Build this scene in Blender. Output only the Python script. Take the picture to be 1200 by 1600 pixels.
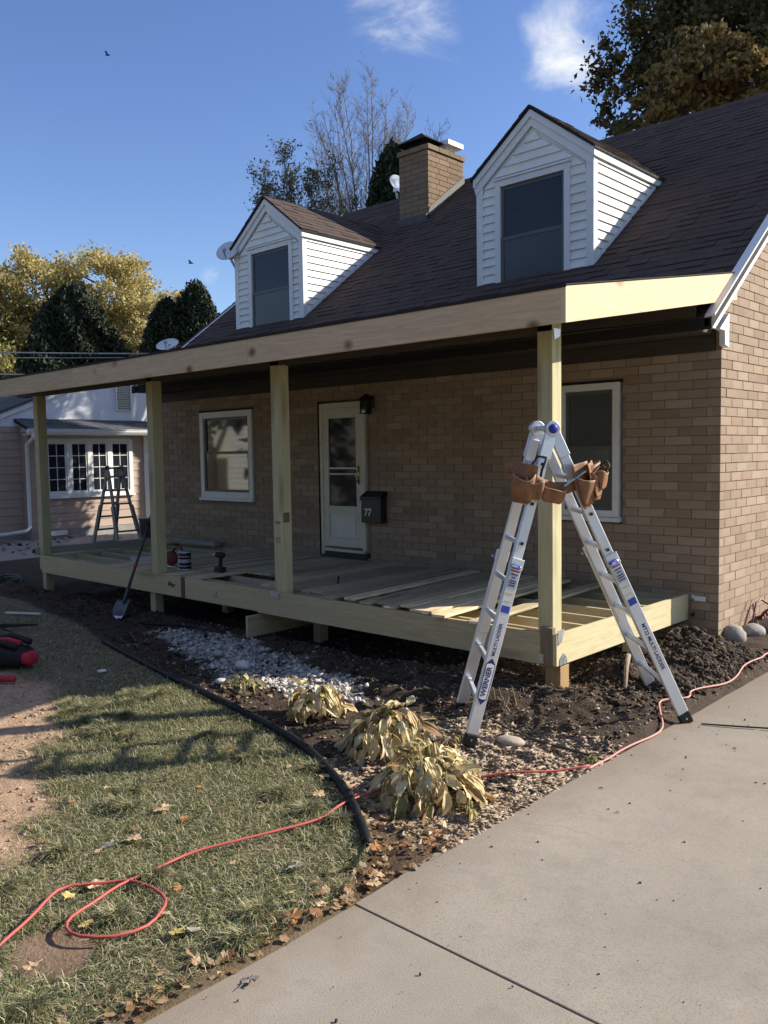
import bpy, math, random
import numpy as np
from mathutils import Vector, Matrix

for _o in list(bpy.data.objects):
    bpy.data.objects.remove(_o)
SC = bpy.context.scene
COL = SC.collection
rnd = random.Random(7)
nr = np.random.default_rng(11)

# ------------------------------------------------------------------ camera
cam = bpy.data.cameras.new('camera'); camo = bpy.data.objects.new('camera', cam); COL.objects.link(camo)
CAMP = Vector((3.3452, -8.5552, 1.7263))
_R = Vector((0.73269, 0.68038, -0.01552)); _U = Vector((-0.03511, 0.06056, 0.99755)); _F = Vector((-0.67966, 0.73035, -0.06826))
camo.matrix_world = Matrix(((_R.x, _U.x, -_F.x, CAMP.x), (_R.y, _U.y, -_F.y, CAMP.y), (_R.z, _U.z, -_F.z, CAMP.z), (0, 0, 0, 1)))
cam.sensor_width = 36; cam.sensor_fit = 'AUTO'; cam.lens = 29.91
cam.clip_start = .05; cam.clip_end = 2000
SC.camera = camo

# ------------------------------------------------------------------ sun, sky, exposure
SUN_AZ = math.atan2(.59, .807)          # measured from +Y towards +X
SUN_EL = math.radians(29.7)
sd = Vector((math.sin(SUN_AZ) * math.cos(SUN_EL), math.cos(SUN_AZ) * math.cos(SUN_EL), math.sin(SUN_EL)))
sun = bpy.data.lights.new('sun', 'SUN'); suno = bpy.data.objects.new('sun', sun); COL.objects.link(suno)
sun.energy = 5.0; sun.angle = math.radians(.53); sun.color = (1, .93, .82)
suno.rotation_euler = sd.to_track_quat('Z', 'Y').to_euler()
suno.location = (20, 30, 30)
SC.view_settings.view_transform = 'Standard'; SC.view_settings.look = 'None'
SC.view_settings.gamma = 1; SC.view_settings.exposure = .80
SC.view_settings.use_curve_mapping = False

world = bpy.data.worlds.new('World'); SC.world = world; world.use_nodes = True
def build_world():
    nt = world.node_tree; nt.nodes.clear(); N = nt.nodes.new; L = nt.links.new
    out = N('ShaderNodeOutputWorld'); bg = N('ShaderNodeBackground'); sky = N('ShaderNodeTexSky')
    sky.sky_type = 'NISHITA'; sky.sun_disc = False; sky.sun_elevation = SUN_EL; sky.sun_rotation = SUN_AZ
    sky.altitude = 200; sky.air_density = 1.0; sky.dust_density = .25; sky.ozone_density = 2.2
    bg.inputs['Strength'].default_value = .095
    tc = N('ShaderNodeTexCoord')
    mp = N('ShaderNodeMapping'); mp.inputs['Scale'].default_value = (3.2, 3.2, 7.0)
    L(tc.outputs['Generated'], mp.inputs['Vector'])
    noi = N('ShaderNodeTexNoise'); noi.inputs['Scale'].default_value = 2.3; noi.inputs['Detail'].default_value = 9
    noi.inputs['Roughness'].default_value = .64; noi.inputs['Distortion'].default_value = .5
    L(mp.outputs['Vector'], noi.inputs['Vector'])
    def m(op, a, b=None, c=None):
        n = N('ShaderNodeMath'); n.operation = op
        for i, v in enumerate((a, b, c)):
            if v is None: continue
            if isinstance(v, (int, float)): n.inputs[i].default_value = v
            else: L(v, n.inputs[i])
        return n.outputs[0]
    def blob(d, rad, amp):
        vm = N('ShaderNodeVectorMath'); vm.operation = 'DISTANCE'; L(tc.outputs['Generated'], vm.inputs[0]); vm.inputs[1].default_value = d
        r = N('ShaderNodeMapRange'); r.interpolation_type = 'SMOOTHERSTEP'
        L(vm.outputs['Value'], r.inputs['Value']); r.inputs['From Min'].default_value = 0; r.inputs['From Max'].default_value = rad
        r.inputs['To Min'].default_value = amp; r.inputs['To Max'].default_value = 0
        return r.outputs['Result']
    s = noi.outputs['Fac']
    for d, rad, amp in CLOUDS: s = m('ADD', s, blob(d, rad, amp))
    # wisps continue overhead as unseen broken cloud, added to lift and neutralise skylight
    sep = N('ShaderNodeSeparateXYZ'); L(tc.outputs['Generated'], sep.inputs[0])
    e = N('ShaderNodeMapRange'); e.interpolation_type = 'SMOOTHSTEP'; L(sep.outputs['Z'], e.inputs['Value'])
    e.inputs['From Min'].default_value = .50; e.inputs['From Max'].default_value = .72; e.inputs['To Max'].default_value = .25
    s = m('ADD', s, e.outputs['Result'])
    r = N('ShaderNodeMapRange'); r.interpolation_type = 'SMOOTHSTEP'; L(s, r.inputs['Value'])
    r.inputs['From Min'].default_value = .62; r.inputs['From Max'].default_value = 1.10; r.inputs['To Max'].default_value = .95
    # even sky: shift the scattering blue slightly to the photographed hue
    hs = N('ShaderNodeHueSaturation'); hs.inputs['Saturation'].default_value = 1.14; hs.inputs['Hue'].default_value = .514; hs.inputs['Value'].default_value = 1.10
    L(sky.outputs['Color'], hs.inputs['Color'])
    mx = N('ShaderNodeMix'); mx.data_type = 'RGBA'
    L(r.outputs['Result'], mx.inputs['Factor']); L(hs.outputs['Color'], mx.inputs['A']); mx.inputs['B'].default_value = (6.4, 6.5, 6.6, 1)
    L(mx.outputs['Result'], bg.inputs['Color']); L(bg.outputs['Background'], out.inputs['Surface'])
def _dir(px, py):
    f = 1329.46
    return tuple((_F + _R * ((px - 600) / f) - _U * ((py - 800) / f)).normalized())
CLOUDS = [(_dir(875, 55), .085, .24), (_dir(845, 85), .06, .13), (_dir(912, 118), .045, .15), (_dir(915, 25), .06, .12),
          (_dir(620, 8), .10, .13), (_dir(570, 30), .06, .10), (_dir(690, -10), .12, .13), (_dir(470, 5), .05, .08), (_dir(333, 432), .024, .17)]
build_world()

# ------------------------------------------------------------------ helpers
WO = {}
class MB:
    def __init__(s): s.v = []; s.f = []
    def add(s, vs, fs):
        n = len(s.v); s.v += [tuple(v) for v in vs]; s.f += [tuple(i + n for i in f) for f in fs]; return s
    def box(s, x0, x1, y0, y1, z0, z1):
        return s.add([(x0, y0, z0), (x1, y0, z0), (x1, y1, z0), (x0, y1, z0), (x0, y0, z1), (x1, y0, z1), (x1, y1, z1), (x0, y1, z1)],
                     [(0, 3, 2, 1), (4, 5, 6, 7), (0, 1, 5, 4), (1, 2, 6, 5), (2, 3, 7, 6), (3, 0, 4, 7)])
    def bar(s, a, b, w, h, up=(0, 0, 1)):
        a = Vector(a); b = Vector(b); d = (b - a).normalized(); u = Vector(up); u = (u - d * u.dot(d)).normalized(); r = d.cross(u)
        vs = []
        for p in (a, b):
            for i, j in ((-1, -1), (1, -1), (1, 1), (-1, 1)): vs.append(p + r * (i * w / 2) + u * (j * h / 2))
        return s.add(vs, [(0, 1, 2, 3), (7, 6, 5, 4), (0, 4, 5, 1), (1, 5, 6, 2), (2, 6, 7, 3), (3, 7, 4, 0)])
    def prism(s, pts, axis, a, b):
        """polygon extruded along axis ('x','y','z') from a to b; pts are the two other coordinates in order"""
        n = len(pts)
        def mk(p, t):
            return (t, p[0], p[1]) if axis == 'x' else (p[0], t, p[1]) if axis == 'y' else (p[0], p[1], t)
        vs = [mk(p, a) for p in pts] + [mk(p, b) for p in pts]
        fs = [tuple(range(n)), tuple(range(2 * n - 1, n - 1, -1))] + [(i, i + n, (i + 1) % n + n, (i + 1) % n) for i in range(n)]
        return s.add(vs, fs)
    def tube(s, path, rad, seg=8, cap=True):
        P = [Vector(p) for p in path]; n = len(P); rs = rad if hasattr(rad, '__len__') else [rad] * n
        t0 = (P[1] - P[0]).normalized(); u = t0.orthogonal().normalized(); vs = []
        for i, p in enumerate(P):
            t = (P[min(i + 1, n - 1)] - P[max(i - 1, 0)])
            t = t.normalized() if t.length > 1e-9 else t0
            u = (u - t * u.dot(t)); u = u.normalized() if u.length > 1e-6 else t.orthogonal().normalized()
            w = t.cross(u)
            for k in range(seg):
                a = 2 * math.pi * k / seg; vs.append(p + (u * math.cos(a) + w * math.sin(a)) * rs[i])
        fs = []
        for i in range(n - 1):
            for k in range(seg):
                k2 = (k + 1) % seg; fs.append((i * seg + k, i * seg + k2, (i + 1) * seg + k2, (i + 1) * seg + k))
        if cap: fs += [tuple(range(seg - 1, -1, -1)), tuple(range((n - 1) * seg, n * seg))]
        return s.add(vs, fs)
    def lathe(s, prof, c, axis=(0, 0, 1), seg=20):
        ax = Vector(axis).normalized(); u = ax.orthogonal().normalized(); w = ax.cross(u); c = Vector(c); vs = []; n = len(prof)
        for r, h in prof:
            for k in range(seg):
                a = 2 * math.pi * k / seg; vs.append(c + ax * h + (u * math.cos(a) + w * math.sin(a)) * max(r, 1e-5))
        fs = []
        for i in range(n - 1):
            for k in range(seg):
                k2 = (k + 1) % seg; fs.append((i * seg + k, i * seg + k2, (i + 1) * seg + k2, (i + 1) * seg + k))
        fs += [tuple(range(seg - 1, -1, -1)), tuple(range((n - 1) * seg, n * seg))]
        return s.add(vs, fs)
    def grid(s, rows):
        n = len(rows[0]); vs = [p for r in rows for p in r]
        return s.add(vs, [(i * n + j, i * n + j + 1, (i + 1) * n + j + 1, (i + 1) * n + j) for i in range(len(rows) - 1) for j in range(n - 1)])
    def mesh(s, name, mat=None, smooth=False):
        m = bpy.data.meshes.new(name); m.from_pydata(s.v, [], s.f); m.update()
        if mat: m.materials.append(mat)
        if smooth: m.shade_smooth()
        return m
def link(name, mesh, parent=None, mw=None):
    o = bpy.data.objects.new(name, mesh); COL.objects.link(o)
    base = WO.get(parent, Vector((0, 0, 0))) if parent else Vector((0, 0, 0))
    if parent: o.parent = parent
    if mw is None: o.location = -base; WO[o] = Vector((0, 0, 0))
    else:
        o.matrix_local = Matrix.Translation(-base) @ mw; WO[o] = mw.translation.copy()
    return o
def part(name, mb, mat, parent, smooth=False, bevel=0, solid=0, label=None):
    o = link(name, mb.mesh(name, mat, smooth), parent)
    if solid:
        md = o.modifiers.new('solid', 'SOLIDIFY'); md.thickness = solid; md.offset = 0
    if bevel:
        md = o.modifiers.new('bevel', 'BEVEL'); md.width = bevel; md.segments = 2; md.limit_method = 'ANGLE'; md.angle_limit = .6
    if label: o['label'] = label
    return o
def tag(o, label, cat=None, group=None, kind=None):
    o['label'] = label
    if cat: o['category'] = cat
    if group: o['group'] = group
    if kind: o['kind'] = kind
    return o
def thing(name, label, cat, loc, group=None):
    o = bpy.data.objects.new(name, None); COL.objects.link(o); o.location = loc; o.empty_display_size = .1
    WO[o] = Vector(loc); tag(o, label, cat, group); return o
def np_obj(name, V, Fs, mat, parent=None, smooth=False, attrs=None):
    """V (n,3) array, Fs a list of (m,k) index arrays"""
    me = bpy.data.meshes.new(name); V = np.asarray(V, np.float32)
    me.vertices.add(len(V)); me.vertices.foreach_set('co', V.ravel())
    li = np.concatenate([f.ravel() for f in Fs]).astype(np.int32)
    tot = np.concatenate([np.full(len(f), f.shape[1], np.int32) for f in Fs])
    st = np.concatenate([[0], np.cumsum(tot)[:-1]]).astype(np.int32)
    me.loops.add(len(li)); me.loops.foreach_set('vertex_index', li)
    me.polygons.add(len(tot)); me.polygons.foreach_set('loop_start', st); me.polygons.foreach_set('loop_total', tot)
    me.update(calc_edges=True)
    for nm, arr in (attrs or {}).items():
        a = me.attributes.new(nm, 'FLOAT_COLOR', 'POINT')
        c = np.ones((len(V), 4), np.float32); c[:, :3] = arr; a.data.foreach_set('color', c.ravel())
    if mat: me.materials.append(mat)
    if smooth: me.shade_smooth()
    return link(name, me, parent)

# value noise on arrays
_PT = nr.random((256, 256))
def vnoise(x, y):
    xi = np.floor(x).astype(int); yi = np.floor(y).astype(int); fx = x - xi; fy = y - yi
    fx = fx * fx * (3 - 2 * fx); fy = fy * fy * (3 - 2 * fy)
    g = lambda a, b: _PT[a % 256, b % 256]
    return (g(xi, yi) * (1 - fx) + g(xi + 1, yi) * fx) * (1 - fy) + (g(xi, yi + 1) * (1 - fx) + g(xi + 1, yi + 1) * fx) * fy
def fbm(x, y, o=4):
    s = 0; a = .5; t = 0
    for i in range(o):
        s = s + a * vnoise(x + 17.3 * i, y + 9.1 * i); t += a; x = x * 2.03; y = y * 2.03; a *= .5
    return s / t
def sstep(a, b, x):
    t = np.clip((np.asarray(x, float) - a) / (b - a), 0, 1); return t * t * (3 - 2 * t)

# ------------------------------------------------------------------ materials
class NT:
    def __init__(s, name):
        s.m = bpy.data.materials.new(name); s.m.use_nodes = True; s.t = s.m.node_tree
        s.b = s.t.nodes['Principled BSDF']; s.out = s.t.nodes['Material Output']
    def n(s, ty, **kw):
        x = s.t.nodes.new('ShaderNode' + ty)
        for k, v in kw.items(): setattr(x, k, v)
        return x
    def l(s, a, b): s.t.links.new(a, b)
    def put(s, sock, v):
        if isinstance(v, bpy.types.NodeSocket): s.l(v, sock)
        elif isinstance(v, (tuple, list)) and len(v) == 3 and sock.type == 'RGBA': sock.default_value = (*v, 1)
        else: sock.default_value = v
    def math(s, op, a, b=0.0, clamp=False):
        x = s.n('Math', operation=op, use_clamp=clamp); s.put(x.inputs[0], a); s.put(x.inputs[1], b); return x.outputs[0]
    def mix(s, f, a, b, mode='MIX'):
        x = s.n('Mix', data_type='RGBA', blend_type=mode); s.put(x.inputs['Factor'], f); s.put(x.inputs['A'], a); s.put(x.inputs['B'], b); return x.outputs['Result']
    def ramp(s, f, stops):
        x = s.n('ValToRGB'); e = x.color_ramp.elements
        while len(e) < len(stops): e.new(.5)
        for k, (p, c) in zip(e, stops): k.position = p; k.color = (*c, 1) if len(c) == 3 else c
        s.l(f, x.inputs[0]); return x.outputs['Color']
    def rng(s, v, a, b, c=0.0, d=1.0):
        x = s.n('MapRange'); s.put(x.inputs['Value'], v)
        for k, q in zip(('From Min', 'From Max', 'To Min', 'To Max'), (a, b, c, d)): x.inputs[k].default_value = q
        return x.outputs['Result']
    def obj(s, scale=(1, 1, 1)):
        c = s.n('TexCoord'); m = s.n('Mapping'); m.inputs['Scale'].default_value = scale; s.l(c.outputs['Object'], m.inputs['Vector']); return m.outputs['Vector']
    def noise(s, vec, scale, detail=4, rough=.55, dist=0):
        x = s.n('TexNoise'); s.l(vec, x.inputs['Vector']); x.inputs['Scale'].default_value = scale; x.inputs['Detail'].default_value = detail
        x.inputs['Roughness'].default_value = rough; x.inputs['Distortion'].default_value = dist; return x.outputs['Fac']
    def rand(s):
        g = s.n('NewGeometry'); o = s.n('ObjectInfo')
        return s.math('FRACT', s.math('ADD', g.outputs['Random Per Island'], o.outputs['Random']))
    def bump(s, h, strength=.3, dist=.01):
        x = s.n('Bump'); x.inputs['Strength'].default_value = strength; x.inputs['Distance'].default_value = dist; s.l(h, x.inputs['Height']); s.l(x.outputs['Normal'], s.b.inputs['Normal'])
    def done(s, col, rough=.7, metal=0.0, spec=.4):
        s.put(s.b.inputs['Base Color'], col); s.put(s.b.inputs['Roughness'], rough); s.b.inputs['Metallic'].default_value = metal
        s.b.inputs['Specular IOR Level'].default_value = spec; return s.m
def simple(name, c, rough=.6, metal=0.0, var=.18, sc=9, bump=0.0, bsc=60, spec=.4):
    t = NT(name); v = t.obj(); n = t.noise(v, sc, 5)
    f = t.rng(n, .3, .7, 1 - var, 1 + var)
    hs = t.n('HueSaturation'); hs.inputs['Color'].default_value = (*c, 1); t.l(f, hs.inputs['Value'])
    if bump: t.bump(t.noise(v, bsc, 4), bump, .004)
    return t.done(hs.outputs['Color'], t.rng(n, .3, .7, max(.03, rough - .08), min(1, rough + .08)), metal, spec)
def flat(name, c, rough=.5, metal=0.0, spec=.4): return simple(name, c, rough, metal, .06, 14, 0, 60, spec)

def brick_mat(name='tan brick', k=1.0):
    t = NT(name); v = t.obj(); r = t.rand()
    base = t.ramp(r, [(0, (.27, .20, .138)), (.2, (.365, .275, .19)), (.4, (.33, .25, .175)), (.6, (.42, .325, .235)), (.8, (.37, .265, .185)), (1, (.29, .21, .15))])
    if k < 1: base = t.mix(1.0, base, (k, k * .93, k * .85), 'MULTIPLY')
    n1 = t.noise(v, 45, 5, .6); n2 = t.noise(v, 1.1, 3)
    col = t.mix(t.rng(n1, .35, .75, 0, .35), base, (.21, .15, .10))
    col = t.mix(t.rng(n2, .45, .8, 0, .35), col, (.22, .165, .12))
    t.bump(t.noise(v, 160, 4, .65), .5, .004)
    return t.done(col, .9, 0, .2)
def mortar_mat():
    t = NT('mortar'); v = t.obj(); n = t.noise(v, 60, 4)
    t.bump(n, .5, .004); return t.done(t.mix(n, (.21, .16, .115), (.28, .22, .165)), .95, 0, .15)
def wood_mat(name, c0, c1, axis, knots=.5, kcol=(.13, .07, .035), var=.25, green=None, ks=None):
    t = NT(name); k = {'x': (.9, 14, 14), 'y': (14, .9, 14), 'z': (14, 14, .9)}[axis]
    kk = {'x': (1.4, 9, 9), 'y': (9, 1.4, 9), 'z': (9, 9, 1.4)}[axis]
    if ks: kk = ks
    v = t.obj(k); oi = t.n('ObjectInfo')
    av = t.n('VectorMath', operation='ADD'); t.l(v, av.inputs[0])
    sc = t.n('VectorMath', operation='SCALE'); sc.inputs[0].default_value = (31, 17, 23); t.l(oi.outputs['Random'], sc.inputs['Scale']); t.l(sc.outputs[0], av.inputs[1]); v = av.outputs[0]
    grain = t.noise(v, 2.2, 6, .6, 1.2); fine = t.noise(v, 9, 4, .6)
    vk = t.obj(kk); a2 = t.n('VectorMath', operation='ADD'); t.l(vk, a2.inputs[0]); t.l(sc.outputs[0], a2.inputs[1])
    vo = t.n('TexVoronoi'); t.l(a2.outputs[0], vo.inputs['Vector']); vo.inputs['Scale'].default_value = .62
    kn = t.rng(vo.outputs['Distance'], .05, .17 if ks else .30, 1, 0)
    col = t.mix(t.rng(grain, .3, .7), c0, c1)
    col = t.mix(t.math('MULTIPLY', t.rng(fine, .5, .75), .3), col, tuple(q * .6 for q in c0))
    if green: col = t.mix(t.rng(t.noise(t.obj(), 1.7, 3), .4, .7, 0, .35), col, green)
    col = t.mix(t.math('MULTIPLY', kn, knots), col, kcol)
    hs = t.n('HueSaturation'); t.l(col, hs.inputs['Color']); t.l(t.rng(t.rand(), 0, 1, 1 - var, 1 + var * .6), hs.inputs['Value'])
    t.bump(t.math('ADD', grain, fine), .25, .003)
    return t.done(hs.outputs['Color'], .72, 0, .25)
def leafy(name, stops, rough=.65, trans=.25, veins=False):
    t = NT(name); r = t.rand(); col = t.ramp(r, stops); v = t.obj()
    col = t.mix(t.rng(t.noise(v, 30, 3), .4, .8, 0, .35), col, tuple(q * .55 for q in stops[0][1]))
    t.put(t.b.inputs['Base Color'], col); t.b.inputs['Roughness'].default_value = rough; t.b.inputs['Specular IOR Level'].default_value = .25
    tr = t.n('BsdfTranslucent'); t.l(col, tr.inputs['Color']); ms = t.n('MixShader'); ms.inputs[0].default_value = trans
    t.l(t.b.outputs[0], ms.inputs[1]); t.l(tr.outputs[0], ms.inputs[2]); t.l(ms.outputs[0], t.out.inputs['Surface']); return t.m

M = {}
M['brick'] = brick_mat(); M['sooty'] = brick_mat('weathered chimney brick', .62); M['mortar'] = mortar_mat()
M['white'] = simple('white paint', (.74, .73, .69), .45, 0, .05, 6)
M['trim'] = simple('ivory trim', (.62, .58, .47), .5, 0, .07, 6)
M['siding'] = simple('white vinyl siding', (.78, .765, .70), .5, 0, .07, 3)
M['door'] = simple('ivory door paint', (.56, .53, .42), .45, 0, .06, 5)
M['doorlight'] = simple('white door panel', (.66, .65, .58), .45, 0, .05, 5)
def glass(name, c, rough=.04, ior=1.75):
    t = NT(name); v = t.obj(); n = t.noise(v, .9, 2); t.bump(n, .05, .02)
    t.done(t.mix(t.rng(n, .3, .7), c, tuple(q * 1.6 for q in c)), rough, 0, .5); t.b.inputs['IOR'].default_value = ior; return t.m
M['glass'] = glass('window glass', (.012, .014, .016)); M['dormglass'] = glass('dormer glass', (.018, .019, .020), .06, 1.33); M['screen'] = glass('screened glass', (.035, .036, .036), .25, 1.45)
M['shade'] = glass('glass before blind', (.075, .078, .072), .1, 1.5)
M['dglass'] = glass('storm door glass', (.012, .015, .019), .05, 1.3)
M['black'] = flat('black plastic', (.012, .012, .013), .45); M['mail'] = flat('black mailbox metal', (.010, .012, .016), .4, 0, .5)
M['brass'] = flat('brass', (.55, .38, .13), .3, 1); M['number'] = flat('white numerals', (.75, .75, .72), .5)
M['galv'] = simple('galvanised steel', (.50, .53, .55), .42, .85, .2, 30)
M['alu'] = simple('ladder aluminium', (.66, .67, .69), .42, .72, .10, 4)
M['aludull'] = simple('dull aluminium', (.45, .46, .46), .5, .6, .12, 5)
M['blue'] = flat('blue plastic', (.018, .04, .30), .4); M['label'] = flat('grey sticker', (.42, .44, .48), .5); M['red'] = flat('red print', (.5, .03, .03), .5)
M['bluelab'] = flat('blue sticker', (.03, .06, .36), .5); M['navy'] = flat('navy print', (.015, .02, .12), .5); M['yellow'] = flat('yellow print', (.6, .5, .08), .5)
M['leather'] = simple('tan leather', (.25, .118, .052), .6, 0, .35, 14, .4, 90)
M['leatherdk'] = simple('dark leather strap', (.05, .03, .022), .6, 0, .3, 14); M['stitch'] = flat('pale stitching', (.55, .42, .27), .8)
M['woodX'] = wood_mat('treated pine along x', (.46, .37, .21), (.60, .50, .31), 'x', .55, (.16, .09, .04), .12, (.42, .38, .21))
M['woodY'] = wood_mat('treated pine along y', (.47, .39, .22), (.62, .53, .33), 'y', .5, (.16, .09, .04), .14, (.44, .41, .22))
M['woodZ'] = wood_mat('treated pine post', (.44, .38, .21), (.58, .52, .31), 'z', .5, (.14, .09, .04), .1, (.40, .39, .21))
M['deck'] = wood_mat('deck board', (.45, .35, .21), (.73, .59, .38), 'y', .5, (.13, .075, .04), .32, (.36, .31, .18))
M['loose'] = wood_mat('loose deck board', (.46, .35, .20), (.82, .67, .42), 'y', .55, (.15, .085, .04), .42, (.48, .42, .25)); M['cedar'] = wood_mat('rough cedar fascia', (.52, .38, .225), (.68, .52, .335), 'x', .9, (.15, .07, .035), .10, None, (3.2, 5, 4.2))  # loose boards: yellower, lighter copy of the deck wood, coloured as if sunlit
M['pineY'] = wood_mat('new pine fascia', (.66, .50, .29), (.74, .60, .38), 'y', .6, (.28, .15, .07), .08, None, (5, 2.8, 4.5))
M['greywood'] = wood_mat('grey weathered board', (.30, .28, .24), (.40, .37, .32), 'y', .3, (.12, .09, .06), .1)
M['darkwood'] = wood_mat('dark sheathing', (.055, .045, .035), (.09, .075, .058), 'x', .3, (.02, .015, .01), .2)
M['stub'] = wood_mat('orange post stub', (.36, .22, .10), (.50, .33, .16), 'z', .5, (.1, .06, .03), .1)
M['shim'] = wood_mat('brown shim', (.10, .055, .03), (.16, .09, .05), 'z', .3, (.05, .03, .02), .1)
def shingle_mat(name, a, b, c):
    t = NT(name); v = t.obj(); r = t.rand(); col = t.ramp(r, [(0, a), (.35, b), (.7, c), (1, a)])
    n = t.noise(v, 240, 3, .7); col = t.mix(t.rng(n, .35, .75, 0, .55), col, tuple(q * 1.9 for q in b))
    t.bump(n, .5, .003); return t.done(col, .95, 0, .15)
M['shingle'] = shingle_mat('brown asphalt shingle', (.050, .036, .031), (.074, .053, .044), (.062, .047, .041))
M['roofdeck'] = flat('roof underlay', (.02, .018, .017), .9)
M['greyshingle'] = shingle_mat('grey asphalt shingle', (.06, .063, .068), (.085, .088, .092), (.072, .076, .08))
# ------------------------------------------------------------------ brick house
RP = .76; RE = 3.3054            # main roof plane: z = RE + RP*y
RY, RZ = 4.755, 6.9193           # ridge
def roofz(y): return RE + RP * y if y <= RY else RZ - RP * (y - RY)
HX0, HD = -10.1, 9.51
house = thing('brick_house', 'tan brick house with two white dormers and a dark shingled roof', 'house', (-5, 4.7, -.4))
def pxsize(c):
    v = Vector(c) - CAMP; z = v.dot(_F)
    if z < .2: return 0, False
    x = v.dot(_R) / z * 1329.5 + 600; y = 800 - v.dot(_U) / z * 1329.5
    return 1 / z, (-20 < x < 1220 and -20 < y < 1620)
unit = MB().box(0, 1, 0, 1, 0, 1)
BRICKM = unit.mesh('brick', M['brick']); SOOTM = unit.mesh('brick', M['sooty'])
BP, BL, BJ = .0945, .2945, .010
OPEN = [(-5.93, -4.88, .0, 2.50), (-8.90, -7.41, .97, 2.50), (-1.89, -1.06, .92, 2.50)]
Z0 = -.59
def rows(a0, a1, z0, z1, half):
    out = []; n = int((z1 - z0) / BP) + 1
    for r in range(n):
        z = z0 + r * BP
        if z + BP > z1 + .06: break
        x = a0 if r % 2 else a0 - BL / 2
        while x < a1:
            l, h = max(x, a0), min(x + BL - BJ, a1)
            if h - l > .03: out.append((l, h, z, z + BP - BJ))
            x += BL
    return out
fb = []
for l, h, z, zt in rows(0, -HX0, Z0, 2.93, 0):
    segs = [(-h, -l)]
    for o in OPEN:
        if zt > o[2] + .02 and z < o[3] - .02:
            ns = []
            for a, b in segs:
                if b <= o[0] or a >= o[1]: ns.append((a, b)); continue
                if o[0] - a > .03: ns.append((a, o[0]))
                if b - o[1] > .03: ns.append((o[1], b))
            segs = ns
    fb += [(a, b, z, zt) for a, b in segs]
sb = []
for l, h, z, zt in rows(0, HD, Z0, 6.8, 1):
    lim = .10                                  # keep under the rake board
    while zt > roofz(l) - lim and l < h and l < RY: l += .02
    while zt > roofz(h) - lim and l < h and h > RY: h -= .02
    if h - l > .04: sb.append((l, h, z, zt))
front = MB()
xs = [(HX0, OPEN[1][0]), (OPEN[1][1], OPEN[0][0]), (OPEN[0][1], OPEN[2][0]), (OPEN[2][1], -.008)]
for a, b in xs: front.box(a, b, .008, .24, -.9, 2.96)
for a, b, c, d in OPEN:
    if c > .5: front.box(a, b, .009, .24, -.9, c)
    else: front.box(a, b, .009, .24, -.9, .26)
    front.box(a, b, .009, .24, d, 2.95)
fw = part('front_wall', front, M['mortar'], house)
side = MB().prism([(.241, -.9), (HD, -.9), (HD, roofz(HD) - .06), (RY, RZ - .06), (.241, roofz(.241) - .06)], 'x', -.24, -.008)
side.box(-.24, -.0085, .0085, .2405, 2.955, 3.2)
sw = part('side_wall', side, M['mortar'], house)
part('left_wall', MB().prism([(.25, -.9), (HD, -.9), (HD, roofz(HD) - .06), (RY, RZ - .06), (.25, roofz(.25) - .06)], 'x', HX0, HX0 + .2), M['brick'], house)
def lay(bricks, conv, parent, limit, zmin):
    sc = []
    for i, b in enumerate(bricks):
        x0, x1, y0, y1, z0, z1 = conv(*b); s, ok = pxsize(((x0 + x1) / 2, (y0 + y1) / 2, (z0 + z1) / 2))
        sc.append((s if ok and z0 > zmin else -1, i))
    sc.sort(reverse=True); big = {i for s, i in sc[:limit] if s > 0}
    rest = MB()
    for i, b in enumerate(bricks):
        x0, x1, y0, y1, z0, z1 = conv(*b)
        if i in big: link('brick', BRICKM, parent, Matrix.Translation((x0, y0, z0)) @ Matrix.Diagonal((x1 - x0, y1 - y0, z1 - z0, 1)))
        else: rest.box(x0, x1, y0, y1, z0, z1)
    o = link('brickwork', rest.mesh('brickwork', M['brick']), parent); o['kind'] = 'stuff'
def jit(): return rnd.uniform(-.0022, .0022)
lay(fb, lambda a, b, z, zt: (a, b, jit(), .09, z, zt), fw, 120, -.2)
lay(sb, lambda a, b, z, zt: (-.09 if a > .1 else -.088, jit(), max(a, .001) if a > .1 else -.0005, b, z, zt), sw, 140, -.2)

# roof
XL, XR = -10.28, .075
def slab(mb, y0, z0, y1, z1, x0, x1, t):
    mb.prism([(y0, z0), (y1, z1), (y1, z1 - t), (y0, z0 - t)], 'x', x0, x1); return mb
rf = MB(); slab(rf, -.44, roofz(-.44), RY, RZ, XL, XR, .11)
rb = MB(); slab(rf, RY, RZ, HD + .45, roofz(HD + .45), XL, XR, .11)
roof = part('roof', rf, M['roofdeck'], house)
def shingles(mb_list, o, du, ds, w, length, expo, clip=None, rng=rnd, wid=(.16, .34)):
    """wedge tabs on a plane: o = lower corner, du across, ds up the slope"""
    du = Vector(du).normalized(); ds = Vector(ds).normalized(); nn = du.cross(ds).normalized()
    if nn.z < 0: nn = -nn
    n = int(length / expo); out = []
    for r in range(n + 1):
        s0 = r * expo; s1 = min(s0 + expo + .03, length); u = -rng.random() * .2
        while u < w:
            ww = rng.uniform(*wid); a, b = max(u, 0), min(u + ww - .004, w); u += ww
            if b - a < .02: continue
            if clip:
                cc = clip(a, b, s0 + expo * .5)
                if not cc: continue
                a, b = cc
            t = rng.choice((.008, .010, .017)); lo = s0 + rng.uniform(-.006, .006)
            p = lambda uu, ss, h: Vector(o) + du * uu + ds * ss + nn * h
            out.append(([p(a, lo, 0), p(b, lo, 0), p(b, s1, 0), p(a, s1, 0), p(a, lo, t), p(b, lo, t), p(b, s1, .003), p(a, s1, .003)]))
    mb_list += out
BOXF = [(0, 3, 2, 1), (4, 5, 6, 7), (0, 1, 5, 4), (1, 2, 6, 5), (2, 3, 7, 6), (3, 0, 4, 7)]
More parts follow.
